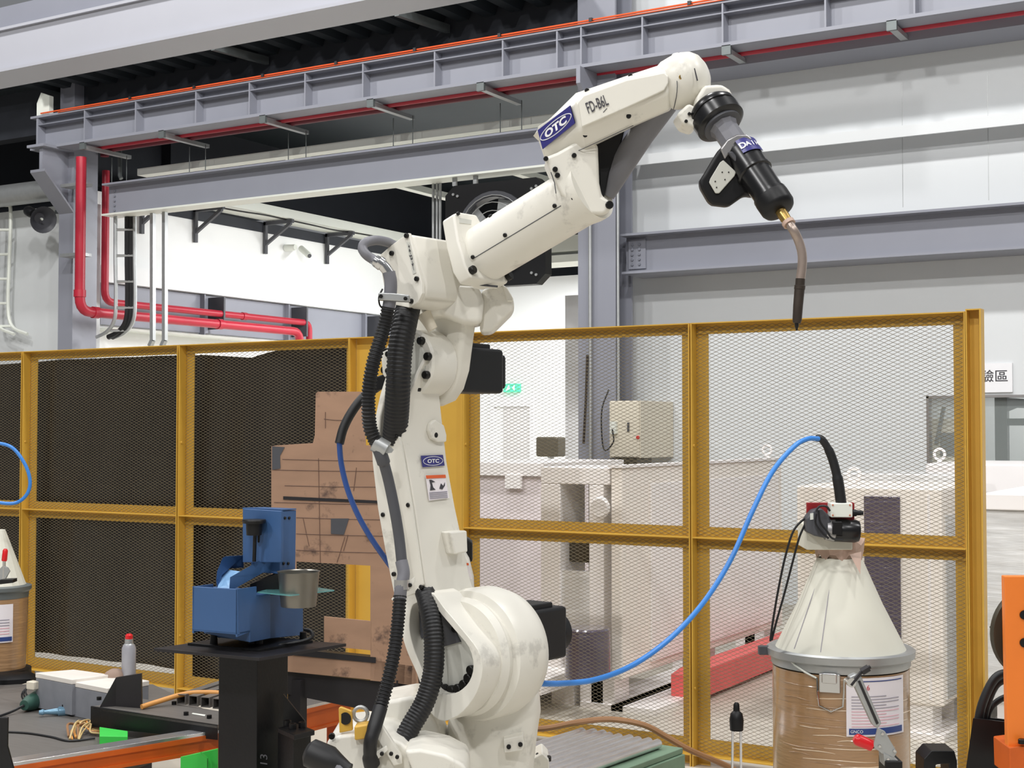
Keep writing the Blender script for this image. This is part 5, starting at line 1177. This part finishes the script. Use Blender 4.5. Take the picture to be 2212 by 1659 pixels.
for i in range(nrod):
    c = ra+perp*(r0+i*(2*r0+0.006))-dirr*(0.0+0.03*random.random()); c = V((c.x, c.y, pz+r0))
    lab_ = 'bright round steel rod in the bundle on the green pallet' if 0 < i < nrod-1 else ('nearest steel rod on the green pallet, at its front edge' if i == 0 else 'farthest steel rod on the green pallet, beside the air hose')
    if first is None:
        first = mk('steel_rod', G().tube([c-dirr*0.8, c], r0, 12), 'brightsteel', label=lab_, cat='rod', group='steel rods on the green pallet'); c0 = c
    else:
        o = first.copy(); COL.objects.link(o); o.location = first.location+(c-c0); o['label'] = lab_
# brown hose beyond the rods
mk('air_hose', G().tube(cat([D(1120, 1575, 5.72), D(1180, 1573, 5.70), D(1250, 1560, 5.66), D(1320, 1554, 5.62), D(1390, 1566, 5.6), D(1440, 1592, 5.6), D(1490, 1620, 5.6), D(1560, 1650, 5.65), D(1640, 1690, 5.7), onZ(1740, 1740, 0.012)], 6), 0.012, 8), 'hosebrown', label='brown air hose looping over the rods towards the drum', cat='hose')
# white flange blocks beside the robot foot
wb_ = empty('screw_block', D(1220, 1640, 4.0), 'white block with two black screws beside the robot foot', 'block')
mk('block', G().prism([D(*p_, 4.0) for p_ in ((1150, 1640), (1172, 1628), (1186, 1642), (1188, 1700), (1150, 1700))], cf*0.12), 'robot', wb_, bevel=0.004)
bolt(wb_, D(1166, 1634, 4.03), UP, 0.012); bolt(wb_, D(1182, 1640, 4.03), UP, 0.012)
# ================================================================== LEFT: torch cleaner on its post
PD = 4.55
ps = D(540, 1500, PD)
S_ = PD/F
sf = (-fh*0.90+cr*0.43).normalized(); sr = UP.cross(sf)  # machine front face normal / its right
if sr.dot(cr) < 0: sr = -sr
# (front face looks left-towards the camera, right face is seen at a slant)
n1 = (-fh*0.86-cr*0.5).normalized(); n2 = (-fh*0.5+cr*0.86).normalized()
pst = empty('machine_post', V((ps.x, ps.y, 0)), 'black square steel post with wide top plate under the blue machine', 'post')
hw = 0.074
c0 = V((ps.x, ps.y, 0))+fh*0.06
def pbox(cx_, cy_, z0, z1, hx, hy, m, name, parent, bevel=0.003, base=c0):
    # cx_, cy_ in the rotated frame (n2 right-ish, -n1 back)
    return mk(name, G().box(base+n2*cx_-n1*cy_+UP*((z0+z1)/2), (hx, hy, (z1-z0)/2), (n2, -n1, UP)), m, parent, bevel=bevel)
zt = zpx(1392, PD)
pbox(0, 0, 0, zt-0.012, 0.082, 0.078, 'blacksteel', 'column', pst)
tpz = zt
pts = [onZ(332, 1400, tpz), onZ(560, 1421, tpz), onZ(748, 1390, tpz), onZ(520, 1374, tpz)]
mk('top_plate', G().prism(pts, -UP*0.010), 'darksteel', pst, bevel=0.001)
pts = [onZ(405, 1394, tpz), onZ(560, 1408, tpz), onZ(676, 1388, tpz), onZ(520, 1376, tpz)]
mk('mount_plate', G().prism(pts, UP*0.008), 'blacksteel', pst, bevel=0.001)
gs = [D(612, 1500, PD+0.02), D(660, 1560, PD+0.02), D(612, 1585, PD+0.02)]
mk('gusset', G().prism(gs, cf*0.012), 'blacksteel', pst)
text(pst, '13', D(570, 1640, PD-0.075), UP, -n2, 0.03, 'dgrey')
# vise block beside the post
vz = D(640, 1580, PD-0.1)
vb = empty('clamp_block', V((vz.x, vz.y, 0)), 'black steel block with three socket screws beside the post', 'block')
vt = zpx(1572, PD-0.1)
pl4 = [onZ(600, 1572, vt), onZ(636, 1588, vt), onZ(680, 1577, vt), onZ(640, 1562, vt)]
mk('top_jaw', G().prism(pl4, -UP*0.016), 'blacksteel', vb, bevel=0.002)
pl5 = [onZ(600, 1578, vt-0.017), onZ(634, 1594, vt-0.017), onZ(672, 1583, vt-0.017), onZ(640, 1566, vt-0.017)]
mk('body', G().prism(pl5, -UP*0.45), 'blacksteel', vb, bevel=0.002)
for x, y in ((621, 1568), (632, 1575), (653, 1572)):
    mk('socket_screw', G().lathe([(0, 0.012), (0.018, 0.012), (0.018, 0.006), (0.01, 0.006)], onZ(x, y, vt), UP, 14), 'black', vb)
# ---- the blue machine
zb = tpz+0.03
bm_ = empty('torch_cleaner', V((c0.x, c0.y, tpz)), 'blue torch cleaning machine with chute, standing on the post plate', 'machine')
Bf = lambda px, py, dd=0: D(px, py, PD-0.10+dd)
def bslab(name, pts_, vec, m='bluepaint', parent=bm_, bevel=0.002, n=None, d=PD-0.06):
    pl = plane(D(*pts_[0], d), n)
    return mk(name, G().prism([pl(*p) for p in pts_], vec), m, parent, bevel=bevel)
# main body: front-left box, right-hand body
mb = bslab('body', [(538, 1290), (655, 1278), (655, 1372), (540, 1384)], -n2*0.15, n=n2, d=PD-0.10)
bslab('front_panel', [(440, 1270), (540, 1290), (540, 1388), (440, 1368)], -n1*0.10, n=n1, d=PD-0.045)
bx_ = empty
hop = bslab('collector_box', [(416, 1267), (513, 1273), (513, 1372), (416, 1362)], -n1*0.012, n=n1, d=PD-0.10)
pl = plane(D(416, 1267, PD-0.10), n1)
pA_, pB_ = pl(416, 1267), pl(513, 1273)
for nm, a, b in (('collector_side', pB_, 1), ('collector_side', pA_, 0)):
    mk(nm, G().prism([a, a-n1*0.09, a-n1*0.09-UP*0.135, a-UP*0.148], n2*(-0.006 if b else 0.006)), 'bluepaint', hop)
mk('collector_floor', G().prism([pA_-UP*0.14, pB_-UP*0.14, pB_-UP*0.14-n1*0.09, pA_-UP*0.14-n1*0.09], UP*0.005), 'bluepaint', hop)
# chute: floor + two side cheeks
def pslab(name, p3, vec, m='bluepaint', parent=bm_): return mk(name, G().prism([D(*q) for q in p3], vec), m, parent)
pslab('chute_cheek', [(495, 1275, 4.40), (497, 1247, 4.40), (567, 1207, 4.50), (606, 1204, 4.53), (606, 1233, 4.53), (570, 1236, 4.50), (508, 1271, 4.415)], cf*0.004)
pslab('chute_back_cheek', [(467, 1254, 4.475), (469, 1234, 4.485), (481, 1205, 4.51), (487, 1202, 4.515), (526, 1200, 4.56), (526, 1226, 4.56), (483, 1229, 4.545), (475, 1262, 4.48), (469, 1271, 4.465)], cf*0.004)
mk('chute_floor', G().add([D(469, 1271, 4.46), D(495, 1273, 4.405), D(530, 1236, 4.475), D(483, 1229, 4.54), D(469, 1274, 4.46), D(495, 1276, 4.405), D(530, 1239, 4.475), D(483, 1232, 4.54)], [[0, 1, 2, 3], [7, 6, 5, 4], [0, 4, 5, 1], [1, 5, 6, 2], [2, 6, 7, 3], [3, 7, 4, 0]]), 'lightblue', bm_)
# tower
tw = bslab('tower_front', [(524, 1099), (607, 1104), (607, 1215), (524, 1215)], -n1*0.012, n=n1, d=PD-0.02)
bslab('tower_side', [(607, 1104), (640, 1102), (638, 1240), (604, 1240)], -n2*0.12, n=n2, d=PD-0.042)
mk('tower_top', G().prism([D(524, 1099, PD-0.02), D(607, 1103, PD-0.045), D(640, 1101, PD+0.02), D(570, 1098, PD+0.05)], UP*0.004), 'bluepaint', bm_)
for x, y in ((615, 1119), (624, 1119), (612, 1217), (622, 1217)):
    bolt(tw, plane(D(607, 1104, PD-0.042), n2)(x, y), n2, 0.005)
sp = mk('spindle_head', G().lathe([(0, 0.036), (0.004, 0.038), (0.012, 0.036), (0.012, 0.026), (0.05, 0.024)], D(549, 1122, PD-0.09), -UP, 24), 'black', bm_)
mk('spindle_bracket', G().prism([D(*p, PD-0.06) for p in ((555, 1125), (574, 1122), (574, 1172), (556, 1172))], cf*0.05), 'black', bm_, bevel=0.002)
mk('spindle_shaft', G().tube([D(551, 1150, PD-0.09), D(549, 1213, PD-0.09)], 0.006, 10), 'black', sp)
mk('shade_gap_plate', G().prism([D(*p, PD-0.045) for p in ((540, 1262), (600, 1238), (640, 1236), (640, 1284), (540, 1284))], cf*0.06), 'black', bm_)  # black fill that paints the shadow gap between chute and body
# feet
for x, y in ((462, 1375), (545, 1388), (655, 1372), (560, 1370)):
    q = D(x, y, PD-0.03 if x < 600 else PD+0.02); q.z = tpz+0.008
    mk('foot', G().lathe([(0, 0.013), (0.03, 0.011)], q, UP, 12), 'black', bm_)
mk('power_lead', G().tube(cat([D(658, 1360, PD-0.02), D(672, 1364, PD-0.04), D(674, 1376, PD-0.06), D(650, 1386, PD-0.06), D(610, 1392, PD-0.05), D(596, 1398, PD-0.06)], 6), 0.006, 8), 'rubber', bm_)
# acrylic shelf with steel cup
ah = zpx(1280, PD-0.1)
ac = mk('acrylic_shelf', G().prism([onZ(556, 1281, ah), onZ(627, 1288, ah), onZ(722, 1277, ah), onZ(690, 1272, ah), onZ(600, 1270, ah)], UP*0.004), 'acrylic', bm_)
cc_ = onZ(645, 1281, ah)
cp_ = mk('steel_cup', G().lathe([(-0.042, 0.055), (-0.04, 0.056), (0.0, 0.060), (0.066, 0.066), (0.069, 0.069), (0.066, 0.064), (-0.03, 0.054)], cc_, UP, 40, cap=True), 'cupsteel', label='round stainless steel cup set in the acrylic shelf', cat='cup')
# ---- copper coloured cut plate behind the machine
QD = 5.3
plQ = plane(D(720, 1200, QD), -fh*1.0+cr*0.04)
oc = [(682, 850), (686, 846), (770, 846), (780, 852), (790, 960), (860, 960), (860, 1200), (905, 1480), (615, 1480), (615, 1440), (588, 1440), (586, 964), (672, 958)]
cut = empty('cut_steel_plate', V((D(720, 1400, QD).x, D(720, 1400, QD).y, 0.4)), 'copper coloured scorched steel plate with cut-outs behind the blue machine', 'steel plate')
def cplate(name, pts_, m='copperplate', th=0.012, parent=cut, off=0.0):
    return mk(name, G().prism([plQ(*p)-plQ_n*off for p in pts_], plQ_n*th), m, parent)
plQ_n = fh*1.0
up_ = cplate('upper_plate', [(682, 850), (686, 846), (785, 846), (790, 962), (880, 962), (880, 1235), (800, 1222), (640, 1213), (586, 1200), (586, 964), (598, 962), (676, 957), (680, 940)])
cplate('right_strip', [(800, 1222), (880, 1235), (900, 1480), (800, 1470)])
cplate('left_strip', [(586, 1200), (640, 1213), (640, 1300), (586, 1300)])
cplate('bottom_strip', [(612, 1400), (800, 1425), (900, 1440), (905, 1482), (800, 1468), (612, 1450)])
cplate('rest_plate', [(700, 1332), (802, 1342), (802, 1405), (700, 1395)])
cplate('dark_edge_bar', [(598, 1398), (812, 1420), (812, 1432), (598, 1412)], 'darksteel', 0.05, off=0.004)
cplate('dark_patch', [(715, 1120), (754, 1120), (743, 1155), (715, 1153)], 'dgrey', 0.002, off=0.003)
cplate('burnt_corner', [(588, 964), (615, 966), (605, 985), (606, 1012), (588, 1015)], 'dgrey', 0.002, off=0.003)
cplate('burnt_band', [(612, 1072), (830, 1082), (830, 1088), (612, 1079)], 'darksteel', 0.002, off=0.003)
for (xa, ya, xb, yb_2) in ((610, 992, 840, 996), (592, 1015, 840, 1018), (615, 1049, 840, 1052), (592, 1085, 850, 1090), (640, 1118, 850, 1123), (640, 1153, 850, 1158), (640, 1188, 850, 1195), (688, 990, 692, 1215), (745, 1160, 728, 1215), (700, 905, 745, 908), (703, 890, 703, 925), (655, 1120, 668, 1180), (752, 1155, 742, 1190), (770, 1010, 764, 1060)):
    mk('scribed_seam', G().tube([plQ(xa, ya)-plQ_n*0.0012, plQ((xa+xb)/2, (ya+yb_2)/2+1)-plQ_n*0.0012, plQ(xb, yb_2)-plQ_n*0.0012], 0.0012, 5), 'seambrown', up_)
mk('dark_support_plate', G().prism([plQ(*p)+fh*0.02 for p in ((612, 1452), (905, 1484), (905, 1560), (612, 1500))], fh*0.02), 'darksteel', cut)
for xq in (640, 850):
    q_ = plQ(xq, 1470)+fh*0.03; mk('stand_leg', G().bb((q_.x-0.03, q_.y-0.02, 0), (q_.x+0.03, q_.y+0.02, q_.z)), 'darksteel', cut)
mk('dark_support_plate', G().prism([plQ(*p)+fh*0.05 for p in ((800, 1380), (925, 1360), (925, 1520), (800, 1500))], fh*0.02), 'darksteel', cut)
# ---- welding bench
TZ = 0.40
bench2 = empty('welding_bench', V((-4.2, 3.9, 0)), 'low dark steel welding bench at the lower left', 'bench')
mk('bench_top', G().prism([onZ(-60, 1478, TZ), onZ(330, 1478, TZ), onZ(500, 1560, TZ), onZ(300, 1640, TZ), onZ(-60, 1700, TZ)], -UP*0.03), 'plate_steel', bench2)
for x, y in ((-20, 1500), (300, 1495), (60, 1660)):
    q = onZ(x, y, TZ); mk('leg', G().bb((q.x-0.04, q.y-0.04, 0), (q.x+0.04, q.y+0.04, TZ-0.03)), 'darksteel', bench2)
def beam(name, p0, p1, z, w, h, label):
    a, b = onZ(*p0, z), onZ(*p1, z); d = (b-a).normalized(); s_ = UP.cross(d)
    if s_.dot(cf) < 0: s_ = -s_
    t = empty(name, V((a.x, a.y, 0)), label, 'beam')
    c = (a+b)/2; L_ = (b-a).length/2
    mk('steel_strip', G().box(c+s_*(w/2)-UP*0.006, (L_, w/2, 0.006), (d, s_, UP)), 'brightsteel', t, bevel=0.001)
    mk('top_flange', G().box(c+s_*(w/2)-UP*0.020, (L_, w/2+0.003, 0.008), (d, s_, UP)), 'orangepaint', t)
    mk('web', G().box(c+s_*(0.012)-UP*(0.012+h/2), (L_, 0.006, h/2-0.012), (d, s_, UP)), 'orangepaint', t)
    mk('bottom_flange', G().box(c+s_*(w/2)-UP*(h), (L_, w/2, 0.006), (d, s_, UP)), 'orangepaint', t)
    for q in ((0.94,) if p0[0] < 100 else (0.06, 0.94)):
        p = a.lerp(b, q)+s_*(w/2); mk('leg', G().bb((p.x-0.03, p.y-0.03, 0), (p.x+0.03, p.y+0.03, z-h)), 'orangepaint', t)
    return t
beam('bench_beam', (26, 1648), (505, 1572), 0.47, 0.07, 0.068, 'orange steel beam with bright top strip at the lower left')
beam('bench_beam', (618, 1536), (760, 1502), 0.42, 0.12, 0.10, 'orange steel beam right of the black post')
# fixture with gusset
fx = empty('fixture_plate', onZ(300, 1540, 0.44), 'long dark fixture plate with upright gusset left of the post', 'fixture')
fz = 0.50
pf1 = [onZ(196, 1526, fz), onZ(470, 1567, fz), onZ(500, 1540, fz), onZ(300, 1508, fz)]
mk('plate', G().prism(pf1, -UP*0.012), 'plate_steel', fx, bevel=0.002)
mk('front_apron', G().prism([pf1[0], pf1[1], pf1[1]-UP*0.05, pf1[0]-UP*0.075], cf*0.01), 'blacksteel', fx)
g0 = onZ(216, 1530, fz)
gd_ = pr = g0
pg = plane(onZ(214, 1528, fz), -fh+cr*0.35)
mk('gusset', G().prism([pg(*p) for p in ((214, 1530), (250, 1464), (262, 1463), (262, 1533))], fh*0.012), 'darksteel', fx)
pg2 = plane(pg(250, 1464), -fh-cr*0.35)
mk('upright_plate', G().prism([pg2(*p) for p in ((250, 1464), (305, 1455), (306, 1528), (250, 1538))], fh*0.014), 'darksteel', fx)
for x, y in ((402, 1545), (452, 1552), (214, 1512), (376, 1522)):
    mk('bolt', G().lathe([(0, 0.009), (0.012, 0.009)], onZ(x, y, fz), UP, 10), 'black', fx)
mk('chalk_mark', G().prism([onZ(416, 1540, fz+0.0006), onZ(444, 1544, fz+0.0006), onZ(442, 1547, fz+0.0006), onZ(414, 1542, fz+0.0006)], UP*0.0004), 'offwhite', fx)
# square tubes
tubelabs = ('square steel tube nearest the fence post, first of four', 'second square steel tube from the left, four side by side', 'third square steel tube from the left, four side by side', 'square steel tube touching the black post, last of four')
for i in range(4):
    p0 = onZ(391+i*26, 1522+i*3.2, fz+0.003); dv = (onZ(452, 1502, fz)-onZ(391, 1522, fz)).normalized()
    sv = UP.cross(dv)
    if sv.dot(cr) < 0: sv = -sv
    h = 0.019
    o_ = [p0+sv*(a*h)+UP*(h+b*h) for a, b in ((-1, -1), (1, -1), (1, 1), (-1, 1))]; i_ = [p0+sv*(a*h*0.85)+UP*(h+b*h*0.85) for a, b in ((-1, -1), (1, -1), (1, 1), (-1, 1))]
    t = empty('square_tube', p0, tubelabs[i], 'tube', 'square tubes on the fixture plate')
    mk('tube_wall', G().ring(o_, i_, dv*0.32), 'plate_steel', t)
    mk('tube_bore', G().prism([q+dv*0.05 for q in i_], dv*0.002), 'hole', t)
mk('gas_hose', G().tube(cat([onZ(306, 1527, fz+0.01), D(340, 1516, 5.15), D(395, 1500, 5.2), D(440, 1496, 5.2), D(490, 1500, 5.2), D(520, 1520, 5.2)], 6), 0.0095, 10), 'hoseorange', label='orange gas hose arching over the fixture plate', cat='hose')
# grey blocks with white lids
def blk(name, pts_top, z1, hgt, label, lid=0.02):
    t = empty(name, onZ(*pts_top[0], z1-hgt), label, 'block')
    tp_ = [onZ(*p, z1) for p in pts_top]; cen = sum(tp_, V((0, 0, 0)))/4
    mk('block', G().prism([cen+(p-cen)*0.985-UP*lid for p in tp_], -UP*(hgt-lid)), 'concrete', t, bevel=0.003)
    mk('lid', G().prism(tp_, -UP*lid), 'lidwhite', t, bevel=0.003)
    return t
bz = 0.535
b1 = blk('surface_block', ((76, 1453), (155, 1468), (240, 1457), (160, 1446)), bz+0.012, 0.14, 'smaller grey block with white lid beside the left drum')
b2 = blk('surface_block', ((155, 1472), (232, 1487), (323, 1470), (245, 1456)), bz, 0.135, 'larger grey block with white lid behind the gusset')
# spray can on the block
sp0 = onZ(278, 1460, bz)
sc2 = empty('spray_can', sp0, 'grey spray can with red cap standing by the fence', 'spray can')
mk('can_body', G().lathe([(0, 0.026), (0.004, 0.028), (0.11, 0.028), (0.125, 0.022)], sp0, UP, 24), 'canlabel', sc2)
mk('neck', G().lathe([(0.125, 0.022), (0.13, 0.017), (0.148, 0.016)], sp0, UP, 20), 'galv', sc2)
mk('cap', G().lathe([(0.148, 0.015), (0.162, 0.015), (0.168, 0.009)], sp0, UP, 16), 'plasticred', sc2)
rg0 = onZ(248, 1461, bz)
mk('cleaning_rag', G().loft([[rg0+cr*(0.045*math.cos(k*0.6)*(1+0.3*math.sin(k*2.1)))*s+fh*(0.04*math.sin(k*0.6))*s+UP*z for k in range(10)] for s, z in ((1, 0.0), (0.95, 0.012), (0.7, 0.022), (0.3, 0.03))]), 'rag', label='crumpled brown rag beside the spray can', cat='rag')
# grinder with coiled lead
gz = TZ
gr = empty('angle_grinder', onZ(80, 1540, gz), 'dark green angle grinder lying on the bench', 'grinder')
ga, gb2 = onZ(52, 1540, gz)+UP*0.03, onZ(108, 1520, gz)+UP*0.035
mk('body', G().tube([ga, ga.lerp(gb2, 0.2), ga.lerp(gb2, 0.6), ga.lerp(gb2, 0.9), gb2], [0.02, 0.032, 0.04, 0.042, 0.026], 16), 'toolgreen', gr)
mk('gear_head', G().lathe([(0, 0.03), (0.03, 0.03), (0.045, 0.02)], gb2-UP*0.035, UP, 16), 'black', gr)
mk('switch', G().box(ga.lerp(gb2, 0.45)+UP*0.03, (0.008, 0.008, 0.004)), 'logowhite', gr)
for j in range(3):
    cz_ = D(80, 1500-4*j, 5.66)
    mk('lead_coil', G().tube([cz_+cr*((0.062-0.008*j)*math.cos(k*math.pi/12))+UP*((0.034-0.004*j)*math.sin(k*math.pi/12))+fh*(0.02*math.sin(k*math.pi/12)) for k in range(25)], 0.004, 6, cap=False), 'rubber', gr)
mk('plug', G().box(D(72, 1480, 5.6), (0.022, 0.018, 0.016)), 'cabinet', gr, bevel=0.004)
mk('lead', G().tube(cat([ga, onZ(20, 1545, gz)+UP*0.01, onZ(-30, 1560, gz)+UP*0.006], 5), 0.005, 6), 'rubber', gr)
ag = empty('air_tool', onZ(120, 1548, gz), 'pale blue pneumatic tool lying on the bench', 'air tool')
ta, tb2 = onZ(84, 1549, gz)+UP*0.018, onZ(190, 1541, gz)+UP*0.014
mk('body', G().tube([ta.lerp(tb2, q) for q in (0.0, 0.08, 0.12, 0.3, 0.38, 0.4, 0.62, 0.68)], [0.008, 0.012, 0.008, 0.012, 0.014, 0.019, 0.019, 0.013], 14), 'toolblue', ag)
mk('hose_tail', G().tube([ta.lerp(tb2, 0.66), ta.lerp(tb2, 0.85), tb2], [0.013, 0.014, 0.009], 12), 'alu', ag)
mk('trigger', G().box(ta.lerp(tb2, 0.55)+UP*0.022, (0.016, 0.006, 0.005), (tb2-ta).normalized() and ((tb2-ta).normalized(), UP.cross((tb2-ta).normalized()), UP)), 'black', ag, bevel=0.003)
# cable bundle on bench
cbn = empty('cable_bundle', onZ(190, 1588, gz), 'loose bundle of tan cables beside the green tray', 'cable')
random.seed(5)
for j in range(9):
    x0_ = 142+random.uniform(0, 40); y0_ = 1602-random.uniform(0, 10)
    mk('cable', G().tube(cat([onZ(x0_, y0_, gz)+UP*0.005, onZ(x0_+random.uniform(-4, 10), y0_-10, gz)+UP*(0.02+0.02*random.random()), onZ(x0_+random.uniform(15, 30), y0_-17, gz)+UP*(0.02+0.02*random.random()), onZ(195, 1580+j*1.6, gz)+UP*0.02, onZ(217, 1574+j*2.2, gz)+UP*0.012], 5), random.uniform(0.0032, 0.005), 6), ('cabletan', 'cabletan', 'hoseorange', 'hosebrown')[j % 4], cbn)
mk('dark_lead', G().tube(cat([onZ(10, 1583, gz)+UP*0.004, onZ(60, 1586, gz)+UP*0.004, onZ(110, 1594, gz)+UP*0.004, onZ(150, 1603, gz)+UP*0.004, onZ(205, 1598, gz)+UP*0.006], 5), 0.0042, 6), 'rubber', cbn)
# green trays
mk('green_tray', G().prism([onZ(215, 1570, 0.44), onZ(276, 1579, 0.44), onZ(276, 1591, 0.44), onZ(215, 1590, 0.44)], -UP*0.04), 'greenpaint', label='bright green tray corner between cables and orange beam', cat='tray', bevel=0.002)
t = empty('green_box', onZ(430, 1640, 0.3), 'bright green box under the orange beam left of the post', 'box')
mk('front', G().prism([D(*p, 4.75) for p in ((390, 1636), (470, 1618), (470, 1720), (390, 1720))], cf*0.01), 'greenpaint', t)
mk('side', G().prism([D(*p, 4.70) for p in ((432, 1627), (447, 1640), (447, 1720), (440, 1720))], cf*0.02), 'greenpaint', t)
t = empty('green_box', D(630, 1690, 4.5), 'green box with red brown character right of the post', 'box')
mk('front', G().prism([D(*p, 4.5) for p in ((602, 1631), (640, 1636), (652, 1632), (668, 1659), (668, 1730), (602, 1730))], cf*0.01), 'greenpaint', t)
text(t, '成', D(617, 1653, 4.498), cr, UP, 0.034, 'darkred', bold=0.02)
mk('front_angle', G().prism([D(*p, 4.2) for p in ((-30, 1550), (17, 1550), (16, 1612), (40, 1700), (-30, 1700))], cf*0.01), 'blacksteel', label='black steel angle at the lower left corner', cat='angle', bevel=0.002)
# ---- left wire drum
LD = D(-5, 1268, 6.35); LR = 0.238
ld = empty('wire_drum', V((LD.x, LD.y, 0)), 'brown wire drum cut off by the left picture edge', 'drum')
zl = LD.z
lz0 = 0.44
mk('barrel', G().lathe([(lz0, 0.125), (zl-0.07, 0.132), (zl-0.03, 0.132)], V((LD.x, LD.y, 0)), UP, 48), 'kraft', ld)
mk('rim_ring', G().lathe([(zl-0.045, 0.134), (zl-0.02, 0.136), (zl-0.01, 0.147), (zl+0.006, 0.147), (zl+0.012, 0.13)], V((LD.x, LD.y, 0)), UP, 48), 'galv_dark', ld)
mk('foot_ring', G().lathe([(lz0-0.06, 0.15), (lz0, 0.15), (lz0+0.005, 0.12)], V((LD.x, LD.y, 0)), UP, 40), 'black', ld)
lu = lambda px: math.asin(max(-1, min(1, (px+5)/62.0)))
zp2 = lambda py: CAMH-(py-929.5)/F*6.23
lb3 = band(-20, 50, zp2(1388), zp2(1306), 0.002, 'paper', 'label', ld, R=0.132, C=LD, uf=lu)
band(-20, 49, zp2(1385), zp2(1376), 0.0035, 'printblue', 'label_footer', lb3, R=0.132, C=LD, uf=lu)
for i in range(6):
    band(-10, 46, zp2(1340+i*6), zp2(1338.5+i*6), 0.0035, 'printpink' if i > 2 else 'printpale', 'text_line', lb3, R=0.132, C=LD, uf=lu)
p, d = dpos(lu(8), zp2(1322), 0.004, 0.132, LD); text(lb3, 'S-6', p, cr*0.98+fh*0.1, UP, 0.011, 'printink', bold=0.02)
lc = empty('cone_hood', V((LD.x, LD.y, zl)), 'pale cone hood on the left wire drum', 'hood')
mk('cone', G().lathe([(zl+0.008, 0.126), (zl+0.02, 0.12), (zl+0.15, 0.072), (zl+0.26, 0.03)], V((LD.x, LD.y, 0)), UP, 20), 'conecard', lc, smooth=14)
# left toggle clamp
lt2 = empty('toggle_clamp', D(10, 1250, 5.9), 'toggle clamp with red upright grip before the left drum', 'clamp')
mk('grip', G().lathe([(0, 0.010), (0.005, 0.0115), (0.045, 0.0105), (0.052, 0.006)], D(9, 1212, 5.9), UP+cr*0.1, 14), 'plasticred', lt2)
mk('lever', G().tube([D(9, 1212, 5.9), D(8, 1250, 5.9)], 0.006, 8), 'chrome', lt2)
mk('link_plate', G().prism([D(*p, 5.895) for p in ((-4, 1232), (6, 1222), (16, 1226), (21, 1234), (12, 1250), (-4, 1254))], cf*0.01), 'galv', lt2, bevel=0.001)
mk('base_plate', G().prism([D(*p, 5.89) for p in ((-30, 1254), (28, 1252), (28, 1259), (-30, 1266))], cf*0.05), 'blacksteel', lt2)
mk('clamp_column', G().tube([D(-22, 1262, 5.93), V((D(-22, 1262, 5.93).x, D(-22, 1262, 5.93).y, TZ))], 0.012, 8), 'blacksteel', lt2)
# blue liner loop at the left edge
bl_ = mk('liner_loop', G().tube(cat([D(-40, 958, 6.0), D(0, 958, 6.0), D(30, 970, 6.0), D(55, 1005, 6.0), D(65, 1040, 6.0), D(58, 1068, 6.0), D(35, 1086, 6.0), D(0, 1086, 6.0), D(-40, 1076, 6.0)], 6), 0.0075, 10), 'bluecable', label='blue liner loop entering from the left picture edge', cat='cable')
mk('black_cloth', G().loft([[V((LD.x, LD.y, 0))+cr*(0.05+0.20*s*math.cos(k*0.52)*(1+0.1*math.sin(k*3)))+fh*(-0.1+0.12*s*math.sin(k*0.52))+UP*z for k in range(12)] for s, z in ((0.85, TZ+0.002), (0.85, TZ+0.02), (0.7, TZ+0.035), (0.3, TZ+0.04))]), 'black', label='crumpled black cloth under the left drum', cat='cloth')
